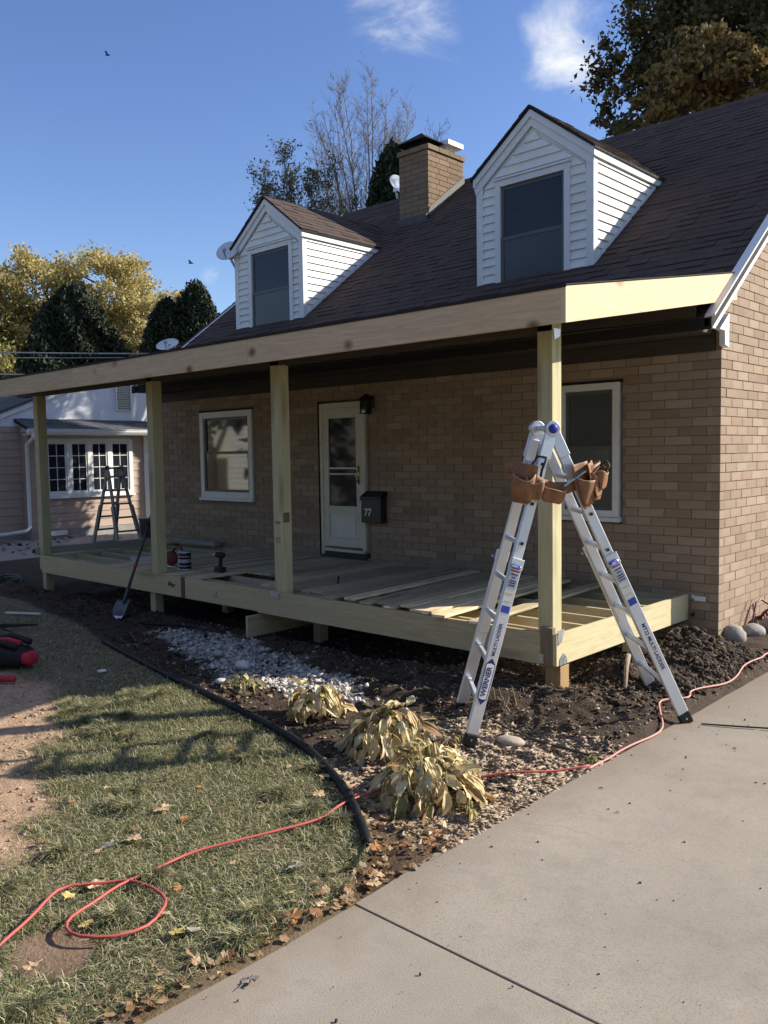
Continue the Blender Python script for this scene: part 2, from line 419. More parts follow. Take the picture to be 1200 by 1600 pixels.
DORM = [(-8.936, -7.099), (-3.663, -1.870)]
SL = math.hypot(RY + .44, RZ - roofz(-.44))
tabs = []
def mclip(a, b, s):
    y = -.44 + s * (RY + .44) / SL
    for d0, d1 in DORM:
        if .95 < y < 2.45 and a + XL > d0 + .1 and b + XL < d1 - .1: return None
    return a, b
shingles(tabs, (XL, -.44, roofz(-.44)), (1, 0, 0), (0, RY + .44, RZ - roofz(-.44)), XR - XL, SL, .142, mclip)
sc = sorted(range(len(tabs)), key=lambda i: -(pxsize(tabs[i][0])[0] if pxsize(tabs[i][0])[1] and tabs[i][0].y > .5 else 0))
keep = set(sc[:230]); rest = MB()
for i, t in enumerate(tabs):
    if i in keep: link('shingle', MB().add(t, BOXF).mesh('shingle', M['shingle']), roof)
    else: rest.add(t, BOXF)
back = []
shingles(back, (XL, HD + .45, roofz(HD + .45)), (1, 0, 0), (0, RY - HD - .45, RZ - roofz(HD + .45)), XR - XL, SL, .142)
for t in back: rest.add(t, BOXF)
o = link('shingle_courses', rest.mesh('shingle_courses', M['shingle']), roof); o['kind'] = 'stuff'
cap = MB(); x = XL
while x < XR:
    for sgn in (-1, 1):
        y1 = RY + sgn * .15; zz = RZ - .15 * RP
        a, b = x, min(x + .21, XR)
        cap.add([(a, RY, RZ + .022), (b, RY, RZ + .014), (b, y1, zz + .014), (a, y1, zz + .022), (a, RY, RZ), (b, RY, RZ), (b, y1, zz), (a, y1, zz)], [(0, 1, 2, 3), (4, 7, 6, 5), (0, 4, 5, 1), (1, 5, 6, 2), (2, 6, 7, 3), (3, 7, 4, 0)])
    x += .19
part('ridge_cap', cap, M['shingle'], roof)

# rake board on the gable end, with its boxed foot
for x0, x1, nm in ((.0025, .055, 'rake_trim'), (HX0 - .055, HX0 - .0025, 'rake_trim')):
    rk = MB()
    rk.prism([(-.44, roofz(-.44) + .02), (RY, RZ + .02), (RY, RZ - .20), (.02, roofz(.02) - .20), (-.30, roofz(-.30) - .20), (-.44, roofz(-.44) - .08)], 'x', x0, x1)
    rk.prism([(RY, RZ + .02), (HD + .45, roofz(HD + .45) + .02), (HD + .45, roofz(HD + .45) - .2), (RY, RZ - .20)], 'x', x0 + .001, x1 - .001)
    part(nm, rk, M['white'], house, bevel=.004)
rk = MB(); rk.prism([(-.46, roofz(-.46) + .045), (RY, RZ + .045), (RY, RZ + .022), (-.46, roofz(-.46) + .022)], 'x', .02, .115)
part('drip_edge', rk, M['white'], house)
part('eave_return', MB().prism([(-.07, 2.745), (.035, 2.725), (.035, 3.06), (-.20, 2.885), (-.075, 2.88)], 'x', .0025, .062), M['white'], house, bevel=.004)
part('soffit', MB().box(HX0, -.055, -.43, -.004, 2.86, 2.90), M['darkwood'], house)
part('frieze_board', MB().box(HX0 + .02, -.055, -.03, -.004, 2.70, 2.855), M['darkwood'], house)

# chimney
CX0, CX1, CY0, CY1, CT = -7.333, -6.64, 3.473, 4.494, 7.20
ch = part('chimney', MB().box(CX0 + .012, CX1 - .012, CY0 + .012, CY1 - .012, 5.4, CT - .02), M['mortar'], house)
r = 0; z = 5.55
while z < CT - .01:
    cr = .028 if z > CT - .11 else 0
    zt = z + BP - BJ
    off = 0 if r % 2 else -.16
    def run(a0, a1):
        x = a0 + off
        while x < a1:
            a, b = max(x, a0), min(x + .30, a1); x += .31
            if b - a > .03: yield a, b
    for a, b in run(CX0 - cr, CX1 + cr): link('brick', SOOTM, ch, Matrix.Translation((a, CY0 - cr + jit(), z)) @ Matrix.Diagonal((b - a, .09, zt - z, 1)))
    for a, b in run(CY0 - cr + (.002 if r % 2 else .092), CY1 + cr):
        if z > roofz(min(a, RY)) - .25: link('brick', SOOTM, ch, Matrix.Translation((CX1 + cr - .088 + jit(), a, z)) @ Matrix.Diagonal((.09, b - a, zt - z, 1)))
    for yy in (CY1 + cr - .09,): pass
    z += BP; r += 1
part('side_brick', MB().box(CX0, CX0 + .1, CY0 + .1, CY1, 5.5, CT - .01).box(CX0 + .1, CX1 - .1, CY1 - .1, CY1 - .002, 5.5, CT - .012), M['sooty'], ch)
part('crown_mortar', MB().box(CX0 - .02, CX1 + .02, CY0 - .02, CY1 + .02, CT - .03, CT - .012), M['mortar'], ch)
cp = MB().box(-7.22, -6.80, 3.58, 4.0, CT - .01, CT + .17)
cp.add([(-7.40, 3.42, CT + .16), (-6.66, 3.42, CT + .16), (-6.66, 4.10, CT + .16), (-7.40, 4.10, CT + .16), (-7.03, 3.76, CT + .40)], [(0, 1, 4), (1, 2, 4), (2, 3, 4), (3, 0, 4), (3, 2, 1, 0)])
part('flue_cap', cp, flat('sooty steel', (.016, .015, .014), .85, 0, .15), ch)
wc = MB().box(-6.93, -6.63, 4.02, 4.32, CT - .01, CT + .04).box(-6.99, -6.57, 3.98, 4.42, CT + .15, CT + .235)
for x, y in ((-6.9, 4.06), (-6.68, 4.06), (-6.68, 4.28), (-6.9, 4.28)): wc.box(x - .012, x + .012, y - .012, y + .012, CT + .03, CT + .16)
part('steel_flue_cap', wc, M['white'], ch)
fl = MB(); fl.prism([(CY0 - .06, roofz(CY0) - .02), (RY - .24, RZ - .2), (RY - .24, RZ - .02), (CY0 + .02, roofz(CY0) + .2)], 'x', CX1 + .004, CX1 + .02)
fl.box(CX0 - .01, CX1 + .02, CY0 - .09, CY0 - .004, roofz(CY0) - .07, roofz(CY0) + .06)
part('flashing', fl, simple('stained flashing', (.10, .095, .085), .7, .2, .3, 8), ch)

# dormers
def lap(mb, a0, a1, z0, z1, plane, at, clip0=None, clip1=None, t=.026):
    """one lap board with its lower edge proud; plane 'front' (faces -y) or 'side' (faces +x / -x)"""
    l0 = clip0(z0) if clip0 else a0; l1 = clip0(z1) if clip0 else a0; r0 = clip1(z0) if clip1 else a1; r1 = clip1(z1) if clip1 else a1
    if r0 - l0 < .01 and r1 - l1 < .01: return mb
    r1 = max(r1, l1 + .001); r0 = max(r0, l0 + .001)
    if plane == 'front': P = lambda a, z, o: (a, at - o, z)
    elif plane == 'side': P = lambda a, z, o: (at + o, a, z)
    else: P = lambda a, z, o: (at - o, a, z)
    vs = [P(l0, z0, 0), P(r0, z0, 0), P(r1, z1, 0), P(l1, z1, 0), P(l0, z0, t), P(r0, z0, t), P(r1, z1 + .002, .004), P(l1, z1 + .002, .004)]
    return mb.add(vs, BOXF)
EX = .112
def dormer(x0, x1, wl, wr, side_label):
    y0 = .869; ze = 5.30; za = 6.00; xm = (x0 + x1) / 2; a0, a1 = x0 + .055, x1 - .035
    zb = 3.74; yb = lambda z: (z - RE) / RP
    core = MB().box(a0 + .004, a1 - .004, y0 + .01, 2.6, zb - .3, ze + .1)
    core.prism([(a0 + .004, ze), (a1 - .004, ze), (xm, za - .06)], 'y', y0 + .011, 3.5)
    d = part('dormer', core, M['siding'], house)
    wt, wb = 5.235, 3.86
    # front boards
    z = zb
    tl = (za - .13 - (ze - .08)) / ((x1 - x0) / 2)
    sl0 = lambda z: max(a0 + .085, a0 + .085 + (z - 5.18) / tl if z > 5.18 else a0)
    sl1 = lambda z: min(a1 - .085, a1 - .085 - (z - 5.18) / tl if z > 5.18 else a1)
    while z < za - .2:
        zt = z + EX
        def put(f0, f1):
            mb = lap(MB(), 0, 0, z, zt, 'front', y0, f0, f1)
            if mb.v: part('siding_board', mb, M['siding'], d)
        if z < wt + .01:
            put(sl0, lambda q: wl - .07); put(lambda q: wr + .07, sl1)
        else: put(sl0, sl1)
        z = zt
    # side boards, cut by the roof
    z = zb
    while z < ze - .06:
        zt = min(z + EX, ze - .04)
        for pl, at in (('side', a1), ('sidel', a0)):
            mb = lap(MB(), 0, 0, z, zt, pl, at, lambda q: y0 + .06, lambda q: yb(q) - .03)
            if mb.v: part('siding_board', mb, M['siding'], d)
        z = zt
    for xx, s in ((a1, 1), (a0, -1)):
        c = MB().box(min(xx - s * .085, xx + s * .02), max(xx - s * .085, xx + s * .02), y0 - .022, y0 - .001, zb, ze)
        c.box(min(xx + s * .0015, xx + s * .0205), max(xx + s * .0015, xx + s * .0205), y0 - .0005, y0 + .075, zb, ze)
        part('corner_trim', c, M['white'], d)
        yt = yb(ze); y_ = y0 + .04
        sk = MB().prism([(y_, RE + RP * y_ + .012), (yt, ze), (yt - .09, ze), (y_, RE + RP * y_ + .075)], 'x', min(xx + s * .002, xx + s * .024), max(xx + s * .002, xx + s * .024))
        part('skirt_trim', sk, M['white'], d)
        fa = MB().prism([(y0 - .055, ze - .055), (yb(ze) + .04, ze - .055), (yb(ze) + .1, ze + .045), (y0 - .055, ze + .045)], 'x', min(xx + s * .012, xx + s * .048), max(xx + s * .012, xx + s * .048))
        part('eave_board', fa, M['white'], d)
    # rake boards, outer and inner
    for s in (-1, 1):
        xe = xm + s * (x1 - x0) / 2
        for w0, w1, yo, nm in ((.0, .095, .05, 'rake_trim'), (.096, .20, .028, 'rake_trim')):
            pts = [(xe, ze + .045 - w0), (xm, za + .03 - w0), (xm, za + .03 - w1), (xe - s * (.0 if w0 == 0 else .03), ze + .045 - w1)]
            part(nm, MB().prism(pts, 'y', y0 - yo, y0 - .002), M['white'], d, bevel=.003)
    # roof slopes
    for s in (-1, 1):
        xe = xm + s * ((x1 - x0) / 2 + .03)
        yA = (za + .045 - RE) / RP; yE = (ze + .045 - RE) / RP
        dz = (0, 0, -.03)
        top = [Vector((xe, y0 - .075, ze + .055)), Vector((xm, y0 - .075, za + .075)), Vector((xm, yA + .15, za + .075)), Vector((xe, yE + .12, ze + .055))]
        mb = MB().add(top + [p + Vector(dz) for p in top], BOXF)
        part('roof_slope', mb, M['roofdeck'], d)
        tb = []; w = yA + .15 - (y0 - .075); ln = (top[1] - top[0]).length
        kk = (w - (yE + .12 - y0 + .075)) / ln
        shingles(tb, top[0], (0, 1, 0), top[1] - top[0], w, ln, .142, lambda a, b, q: (a, min(b, w - kk * (ln - q) + .05)) if a < w - kk * (ln - q) - .02 else None)
        res = MB()
        for i, t in enumerate(tb):
            if s == 1 and x0 < -5 and i < 36: link('shingle', MB().add(t, BOXF).mesh('shingle', M['shingle']), d)
            else: res.add(t, BOXF)
        oo = link('shingle_courses', res.mesh('shingle_courses', M['shingle']), d); oo['kind'] = 'stuff'
    # window
    wf = MB()
    for a, b, c, e in ((wl - .085, wl, wb - .06, wt + .02), (wr, wr + .085, wb - .06, wt + .02), (wl, wr, wt - .06, wt + .02), (wl, wr, wb - .06, wb)): wf.box(a, b, y0 - .035, y0 + .02, c, e)
    wf.box(wl - .10, wr + .10, y0 - .055, y0 - .001, wt + .021, wt + .05).box(wl - .10, wr + .10, y0 - .06, y0 - .001, wb - .09, wb - .061)
    part('window_frame', wf, M['white'], d, bevel=.003)
    zm = (wb + wt - .06) / 2 - .03
    for c, e, yo, g in ((zm, wt - .061, .012, M['dormglass']), (wb + .001, zm + .035, -.008, M['screen'])):
        s_ = MB(); t = .045
        for p in ((wl + .001, wl + t, c, e), (wr - t, wr - .001, c, e), (wl + t, wr - t, c, c + t), (wl + t, wr - t, e - t, e)): s_.box(p[0], p[1], y0 - .012 - yo * 0 + yo, y0 + .012 + yo, p[2], p[3])
        part('window_sash', s_, M['greysash'], d)
        part('window_pane', MB().box(wl + t, wr - t, y0 + yo - .003, y0 + yo + .003, c + t, e - t), g, d)
M['greysash'] = flat('dark grey sash', (.10, .10, .10), .5); M['aludull'] = M['aludull']
dormer(*DORM[0], -8.43, -7.45, 'left'); dormer(*DORM[1], -3.24, -2.29, 'right')

# entrance door
dx0, dx1, dz0, dz1 = -5.859, -4.949, .366, 2.466
fr = MB().box(dx0, dx0 + .06, -.03, .1, dz0 - .09, dz1).box(dx1 - .06, dx1, -.03, .1, dz0, dz1).box(dx0 + .06, dx1 - .06, -.03, .1, dz1 - .075, dz1)
dr = part('door', MB().box(dx0 + .2, dx1 - .2, .03, .06, dz0 + .5, dz1 - .2), M['black'], house)
part('door_frame', fr, M['trim'], dr, bevel=.004)
a, b = dx0 + .062, dx1 - .062
lf = MB().box(a, a + .11, -.022, .012, dz0 + .03, dz1 - .077).box(b - .11, b, -.022, .012, dz0 + .03, dz1 - .077).box(a + .11, b - .11, -.022, .012, dz1 - .22, dz1 - .077).box(a + .11, b - .11, -.022, .012, dz0 + .03, dz0 + .16).box(a + .11, b - .11, -.022, .012, dz0 + .50, dz0 + .62)
part('door_leaf', lf, M['trim'], dr, bevel=.004)
part('kick_panel', MB().box(a + .11, b - .11, -.004, .010, dz0 + .16, dz0 + .50).box(a + .15, b - .15, -.012, -.0045, dz0 + .20, dz0 + .46), M['doorlight'], dr, bevel=.003)
part('window_pane', MB().box(a + .11, b - .11, -.003, .003, dz0 + .62, dz0 + 1.19), M['dglass'], dr)
part('window_pane', MB().box(a + .11, b - .11, .004, .009, dz0 + 1.16, dz1 - .22), M['dglass'], dr)
part('glass_rail', MB().box(a + .11, b - .11, -.014, .0035, dz0 + 1.15, dz0 + 1.175).box(a + .11, b - .11, -.014, .0035, dz0 + 1.07, dz0 + 1.09), M['aludull'], dr)
hd = MB().box(b - .075, b - .045, -.03, -.0225, 1.30, 1.56).tube([(b - .06, -.03, 1.50), (b - .06, -.075, 1.47), (b - .06, -.075, 1.36), (b - .06, -.03, 1.33)], .008, 8).tube([(b - .06, -.04, 1.55), (b - .06, -.055, 1.55)], .014, 10).tube([(b - .10, -.06, 1.41), (b - .05, -.06, 1.42)], .01, 8)
part('handle', hd, M['brass'], dr, True)
part('threshold', MB().box(dx0 + .06, dx1, -.05, .14, dz0 - .04, dz0 - .001), M['aludull'], dr)
part('step_riser', MB().box(dx0 - .0, dx1, -.012, .14, .0, dz0 - .041), M['darkwood'], dr)

# front windows
def window(x0, x1, z0, z1, lo, up, trimw=.075):
    w = part('window', MB().box(x0 + .05, x1 - .05, .10, .14, z0 + .05, z1 - .05), M['black'], house)
    f = MB().box(x0, x0 + trimw, -.025, .09, z0 + .03, z1).box(x1 - trimw, x1, -.025, .09, z0 + .03, z1).box(x0 + trimw, x1 - trimw, -.025, .09, z1 - trimw, z1).box(x0 + trimw, x1 - trimw, -.025, .09, z0 + .03, z0 + .03 + trimw)
    part('window_frame', f, M['white'], w, bevel=.004)
    part('sill', MB().box(x0 - .02, x1 + .02, -.06, .05, z0 - .02, z0 + .029), M['white'], w, bevel=.004)
    zm = (z0 + z1) / 2 + .03; t = .04
    for c, e, yo, g in ((zm, z1 - trimw - .001, .03, up), (z0 + .031 + trimw, zm + .035, .008, lo)):
        s_ = MB(); q0, q1 = x0 + trimw + .001, x1 - trimw - .001
        for p in ((q0, q0 + t, c, e), (q1 - t, q1, c, e), (q0 + t, q1 - t, c, c + t), (q0 + t, q1 - t, e - t, e)): s_.box(p[0], p[1], yo - .012, yo + .012, p[2], p[3])
        part('window_sash', s_, M['greysash'], w)
        part('window_pane', MB().box(q0 + t, q1 - t, yo - .003, yo + .003, c + t, e - t), g, w)
window(-8.86, -7.448, 1.006, 2.466, M['glass'], M['glass'], .10)
window(-1.85, -1.099, .959, 2.465, M['shade'], M['screen'])

# wall fittings
mbx = thing('mailbox', 'black wall mailbox numbered 77 beside the door', 'mailbox', (-4.745, 0, .78))
part('mailbox_body', MB().box(-4.93, -4.56, -.13, -.004, .775, 1.14), M['mail'], mbx, bevel=.008)
part('mailbox_lid', MB().prism([(-.145, 1.10), (-.004, 1.215), (-.004, 1.142), (-.13, 1.142), (-.145, 1.085)], 'x', -4.94, -4.55), M['mail'], mbx, bevel=.004)
def text_mesh(body, size, mat, depth=.001, name='numerals', bold=.0):
    cu = bpy.data.curves.new(name, 'FONT'); cu.body = body; cu.size = size; cu.extrude = depth; cu.align_x = 'CENTER'; cu.align_y = 'CENTER'; cu.offset = bold
    ob = bpy.data.objects.new(name, cu); COL.objects.link(ob); dg = bpy.context.evaluated_depsgraph_get()
    me = bpy.data.meshes.new_from_object(ob.evaluated_get(dg)); bpy.data.objects.remove(ob); me.materials.clear(); me.materials.append(mat); me.name = name; return me
link('house_number', text_mesh('77', .135, M['number'], .001, 'house_number', .003), mbx, Matrix.Translation((-4.80, -.1325, .92)) @ Matrix.Rotation(math.pi / 2, 4, 'X'))
lm = thing('wall_lantern', 'small black wall lantern above the right of the door', 'lamp', (-4.80, 0, 2.4))
part('back_plate', MB().box(-4.84, -4.76, -.02, -.004, 2.36, 2.52), M['black'], lm)
lg = MB().tube([(-4.80, -.02, 2.50), (-4.80, -.1, 2.54), (-4.80, -.14, 2.50)], .009, 6)
for x in (-4.85, -4.752):
    for y in (-.19, -.092): lg.box(x - .006, x + .006, y - .006, y + .006, 2.29, 2.46)
lg.box(-4.862, -4.738, -.205, -.08, 2.275, 2.29)
part('lantern_cage', lg, M['black'], lm)
part('lantern_roof', MB().lathe([(.10, 0), (.07, .04), (.02, .07), (.012, .09)], (-4.80, -.141, 2.46), seg=4), M['black'], lm)
part('lantern_glass', MB().box(-4.845, -4.757, -.185, -.097, 2.291, 2.455), M['glass'], lm)
ob = thing('outlet_cover', 'white metal cover fixed low on the brick near the house corner', 'outlet', (-.2, 0, .2))
part('cover_plate', MB().box(-.245, -.13, -.03, -.004, .165, .215).box(-.275, -.245, -.02, -.004, .185, .225), M['white'], ob, bevel=.004)
part('cover_screw', MB().box(-.15, -.14, -.035, -.0305, .185, .195), M['galv'], ob)
hk = tag(link('wall_hook', MB().lathe([(.022, 0), (.022, .02), (.012, .03), (.012, .05)], (-.26, -.003, .02), (0, -1, 0), 10).mesh('wall_hook', M['black'])), 'small dark round fitting on the brick below the outlet cover', 'fitting')
# ------------------------------------------------------------------ porch under construction
porch = thing('porch', 'unfinished timber porch with cedar fascia and square posts', 'porch', (-4.9, -1.3, -.3))
PZ = 2.80
posts = {}
for i, (x, y) in enumerate(((-.52, -2.53), (-3.93, -2.53), (-6.43, -2.53), (-9.72, -2.50))):
    posts[i] = part('post', MB().box(x, x + .142, y, y + .142, .0 if i else .19, PZ), M['woodZ'], porch, bevel=.006)
# boards of the rim
part('rim_board', MB().box(-4.20, -.47, -2.575, -2.535, -.04, .226), M['woodX'], porch, bevel=.003)
part('rim_board', MB().box(-5.66, -4.203, -2.55, -2.512, -.035, .222), M['woodX'], porch, bevel=.003)
part('rim_board', MB().box(-9.56, -5.735, -2.548, -2.51, -.035, .226), M['woodX'], porch, bevel=.003)
part('shim', MB().box(-5.734, -5.662, -2.556, -2.515, -.03, .222), M['shim'], porch)
part('corner_block', MB().box(-.469, -.351, -2.58, -2.532, -.055, .275), wood_mat('dark corner block', (.17, .135, .085), (.25, .20, .13), 'z', .3, (.08, .05, .03), .1), porch, bevel=.003)
part('rim_board', MB().box(-.349, -.311, -2.58, -.006, -.038, .226), M['woodY'], porch, bevel=.003)
part('rim_board', MB().box(-9.60, -9.562, -2.5, -.006, -.038, .226), M['woodY'], porch, bevel=.003)
part('inner_rim_board', MB().box(-9.55, -.53, -2.508, -2.47, -.038, .20), M['woodX'], porch)
for y in (-2.32, -1.95, -1.55, -1.15, -.75, -.35): part('joist', MB().box(-9.55, -.53 + .21, y - .019, y + .019, -.03, .197), M['woodX'], porch)
part('ledger_board', MB().box(-9.55, -.32, -.045, -.006, -.03, .197), M['woodX'], porch)
for x in (-7.9, -5.6, -3.3, -1.5): part('blocking', MB().box(x - .019, x + .019, -1.93, -1.57, -.03, .19).box(x + .011, x + .049, -1.13, -.77, -.03, .19), M['woodY'], porch)
part('post_stub', MB().box(-.47, -.325, -2.50, -2.36, -.55, -.056), M['stub'], porch, bevel=.005)
for x, y in ((-6.55, -2.49), (-9.70, -2.47), (-3.9, -2.0), (-6.2, -1.6), (-.49, -1.1)): part('post_stub', MB().box(x, x + .12, y, y + .12, -.6, -.04), M['woodZ'], porch)
part('support_beam', MB().box(-4.215, -4.175, -2.73, -.6, -.30, -.062), M['woodY'], porch)
# fixed deck boards
x = -7.62
while x < -3.2:
    y0 = -2.50
    if x > -5.5: y0 = -1.72 if x < -4.55 else -2.30
    part('deck_board', MB().box(x, x + .138, y0 + rnd.uniform(-.012, .012), -.02, .2005, .2275), M['deck'], porch, bevel=.003)
    x += .1435
# roof of the porch
RS = .17
pz = lambda y: 2.934 + RS * (y + 3.0)
def slope(mb, x0, x1, y0, y1, top, th): return mb.prism([(y0, pz(y0) + top), (y1, pz(y1) + top), (y1, pz(y1) + top - th), (y0, pz(y0) + top - th)], 'x', x0, x1)
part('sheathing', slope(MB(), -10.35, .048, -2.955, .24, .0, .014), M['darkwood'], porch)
part('roofing_felt', slope(MB(), -10.36, .058, -3.035, .27, .012, .009), M['roofdeck'], porch)
part('drip_edge', MB().box(-10.36, .056, -3.042, -3.0361, 2.918, 2.944), M['roofdeck'], porch)
for a, b, z1 in ((-3.67, .0085, 2.932), (-7.4, -3.674, 2.929), (-10.35, -7.404, 2.931)): part('fascia_board', MB().box(a, b, -3.034, -2.996, 2.667, z1), M['cedar'], porch, bevel=.002)
part('fascia_board', slope(MB(), .009, .049, -3.036, .26, -.002, .265), M['pineY'], porch, bevel=.002)
x = -10.1
while x < -.05:
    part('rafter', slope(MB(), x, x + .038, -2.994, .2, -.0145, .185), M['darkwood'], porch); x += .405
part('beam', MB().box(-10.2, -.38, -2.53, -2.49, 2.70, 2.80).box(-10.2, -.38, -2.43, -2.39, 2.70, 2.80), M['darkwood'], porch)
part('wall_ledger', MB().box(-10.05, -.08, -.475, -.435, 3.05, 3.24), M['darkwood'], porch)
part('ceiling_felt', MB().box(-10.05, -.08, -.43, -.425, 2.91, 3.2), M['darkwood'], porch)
# metal connectors
def plate(pts, x0, x1): return MB().prism(pts, 'x', x0, x1)
part('metal_plate', plate([(-2.565, .255), (-2.46, .26), (-2.505, .16), (-2.56, .135)], -.3095, -.3055), M['galv'], porch)
part('metal_plate', plate([(-2.54, -.036), (-2.42, -.036), (-2.43, .02), (-2.48, .06), (-2.535, .02)], -.3098, -.3058), M['galv'], porch)
part('metal_plate', plate([(-1.10, .02), (-.95, .02), (-1.025, .14)], -.3098, -.3058), M['galv'], porch)
part('metal_plate', MB().box(-.475, -.435, -2.5846, -2.5806, -.03, .05), M['galv'], porch)
part('metal_plate', MB().prism([(-.405, 2.62), (-.38, 2.64), (-.38, 2.70), (-.40, 2.70)], 'y', -2.50, -2.40).prism([(-2.50, 2.63), (-2.42, 2.66), (-2.41, 2.72), (-2.52, 2.72)], 'x', -.377, -.372), M['galv'], porch)
part('metal_plate', MB().box(-3.95, -3.80, -2.585, -2.5765, .16, .235), M['galv'], porch)
# printed end stamp on the second post
st = MB()
for zc in (1.00, .985, .82, .80, .775):
    x = -3.895
    while x < -3.83: st.box(x, x + .012, -2.5312, -2.5303, zc - .008, zc + .004); x += .016
st.box(-3.786, -3.7865 + .0012, -2.51, -2.42, .99, 1.10)
part('lumber_stamp', st, flat('faded ink', (.16, .13, .07), .8), posts[1])

# loose boards waiting to be fixed
LB = [(-3.04, -2.57, -3.32, -.08, 'first loose deck board next to the laid decking', 0), (-2.80, -2.50, -2.98, -.1, 'loose deck board lying alone in the second gap', 0),
      (-2.53, -2.55, -2.76, -.05, 'dark end loose deck board at the left edge of the bunch', 0), (-2.365, -2.47, -2.575, -.12, 'loose deck board second from the left in the bunch', 0),
      (-2.185, -2.58, -2.40, -.05, 'loose deck board third from the left in the bunch', 1), (-2.025, -2.50, -2.20, -.1, 'wavy edged loose deck board in the middle of the bunch', 0),
      (-1.85, -2.56, -2.05, -.06, 'loose deck board third from the right in the bunch', 0), (-1.69, -2.60, -1.86, .0 - .05, 'loose deck board with white end tag, second from the right in the bunch', 1),
      (-1.515, -2.63, -1.71, -.04, 'bright loose deck board with white end tag closing the bunch', 1), (-1.08, -2.68, -1.31, -.06, 'single loose deck board nearest the corner post, jutting past the rim', 1)]
for k, (xa, ya, xb, yb, lab, tg) in enumerate(LB):
    t = thing('deck_board', lab, 'board', (xa, ya, .235), 'loose deck boards on the joists')
    d = Vector((xb - xa, yb - ya, 0)); L = d.length; ang = math.atan2(-d.x, d.y)
    ang += rnd.uniform(-.012, .012); mb = MB().box(-.068, .068, 0, L, .0, .027)
    o = part('plank', mb, M['loose'], None, bevel=.004)
    o.parent = t; o.location = (0, 0, rnd.uniform(-.007, .012)); o.rotation_euler = (rnd.uniform(-.001, .003), 0, ang)
    if tg:
        e = part('end_tag', MB().box(-.045, .03, -.002, -.0005, .004, .022), M['number'], None); e.parent = t; e.rotation_euler = (0, 0, ang)
lp = thing('long_plank', 'long grey plank lying along the far left edge of the porch', 'plank', (-9.65, -2.5, .25))
part('plank', MB().bar((-9.735, -2.56, .283), (-9.52, -.35, .283), .045, .115), M['greywood'], lp, bevel=.004)
part('plank_end', MB().bar((-9.742, -2.60, .283), (-9.7355, -2.5605, .283), .03, .06), M['black'], lp)
lp = thing('offcut_board', 'short grey board offcut lying on the deck against the wall', 'board', (-9.1, -.2, .24))
part('offcut', MB().bar((-9.5, -.22, .275), (-8.3, -.12, .27), .14, .07), M['greywood'], lp, bevel=.004)
lp = thing('sheet_offcut', 'pale triangular sheet offcut lying across the left joists', 'board', (-7.9, -1.8, .21))
part('sheet', MB().prism([(-8.3, -1.75), (-7.70, -2.05), (-7.66, -1.45), (-7.95, -1.35)], 'z', .203, .218), simple('pale ply', (.50, .48, .43), .7, 0, .1), lp)

sc_ = MB()
for x in (-9.4, -7.4, -6.15, -5.9, -5.45, -4.4, -4.0, -3.1, -2.0, -.75):
    for z in (.03, .16): sc_.lathe([(.006, 0), (.006, .0025)], (x + rnd.uniform(-.03, .03), -2.5765 if x > -4.2 else -2.552, z + rnd.uniform(-.015, .015)), (0, -1, 0), 6)
for x in (-9.6, -8.1, -6.3, -4.5, -3.72, -3.62, -2.3, -1.1, -.08):
    for z in (2.72, 2.88): sc_.lathe([(.006, 0), (.006, .002)], (x, -3.0345, z), (0, -1, 0), 6)
part('screw_heads', sc_, M['galv'], porch)['kind'] = 'stuff'
mk = MB().tube([(-6.02, -2.552, .09), (-6.0, -2.552, .14), (-5.97, -2.552, .10), (-5.95, -2.552, .13), (-5.92, -2.552, .085), (-5.88, -2.552, .12)], .009, 5)
part('marker_scrawl', mk, flat('brown marker', (.07, .05, .035), .8), porch)
part('pencil_mark', MB().bar((-5.05, -2.5515, .03), (-5.0, -2.5515, .12), .002, .004, (0, -1, 0)).bar((-5.0, -2.5515, .12), (-4.98, -2.5515, .03), .002, .004, (0, -1, 0)).bar((-5.05, -2.5515, .07), (-4.98, -2.5515, .05), .002, .004, (0, -1, 0)), flat('pencil grey', (.12, .11, .09), .8), porch)
# ------------------------------------------------------------------ ground
EDGE = np.array([(-200, -3.3), (-8.5, -3.3), (-6.2, -3.62), (-5.28, -3.89), (-3.9, -4.18), (-2.58, -4.44), (-1.51, -4.63), (-.89, -4.80), (-.29, -5.08), (.14, -5.35), (.39, -5.54), (.72, -6.0), (200, -6.0)])
def edge_y(x): return np.interp(x, EDGE[:, 0], EDGE[:, 1])
MOUNDS = [(-.12, -1.98, .17, .17, .15), (.28, -1.85, .13, .16, .12), (.22, -1.25, .12, .3, .3), (-.06, -.42, .17, .26, .3), (.25, -.75, .10, .3, .25), (-.3, -.9, .08, .3, .5),
          (-1.0, -2.95, .10, .45, .22), (-1.9, -2.85, .10, .5, .22), (-2.9, -2.8, .06, .4, .2), (-8.6, -2.95, .10, .8, .3), (-9.9, -2.9, .14, .4, .3), (-7.3, -2.8, .06, .5, .25), (-.15, -2.75, .08, .4, .25), (-.62, -3.15, .06, .2, .2)]
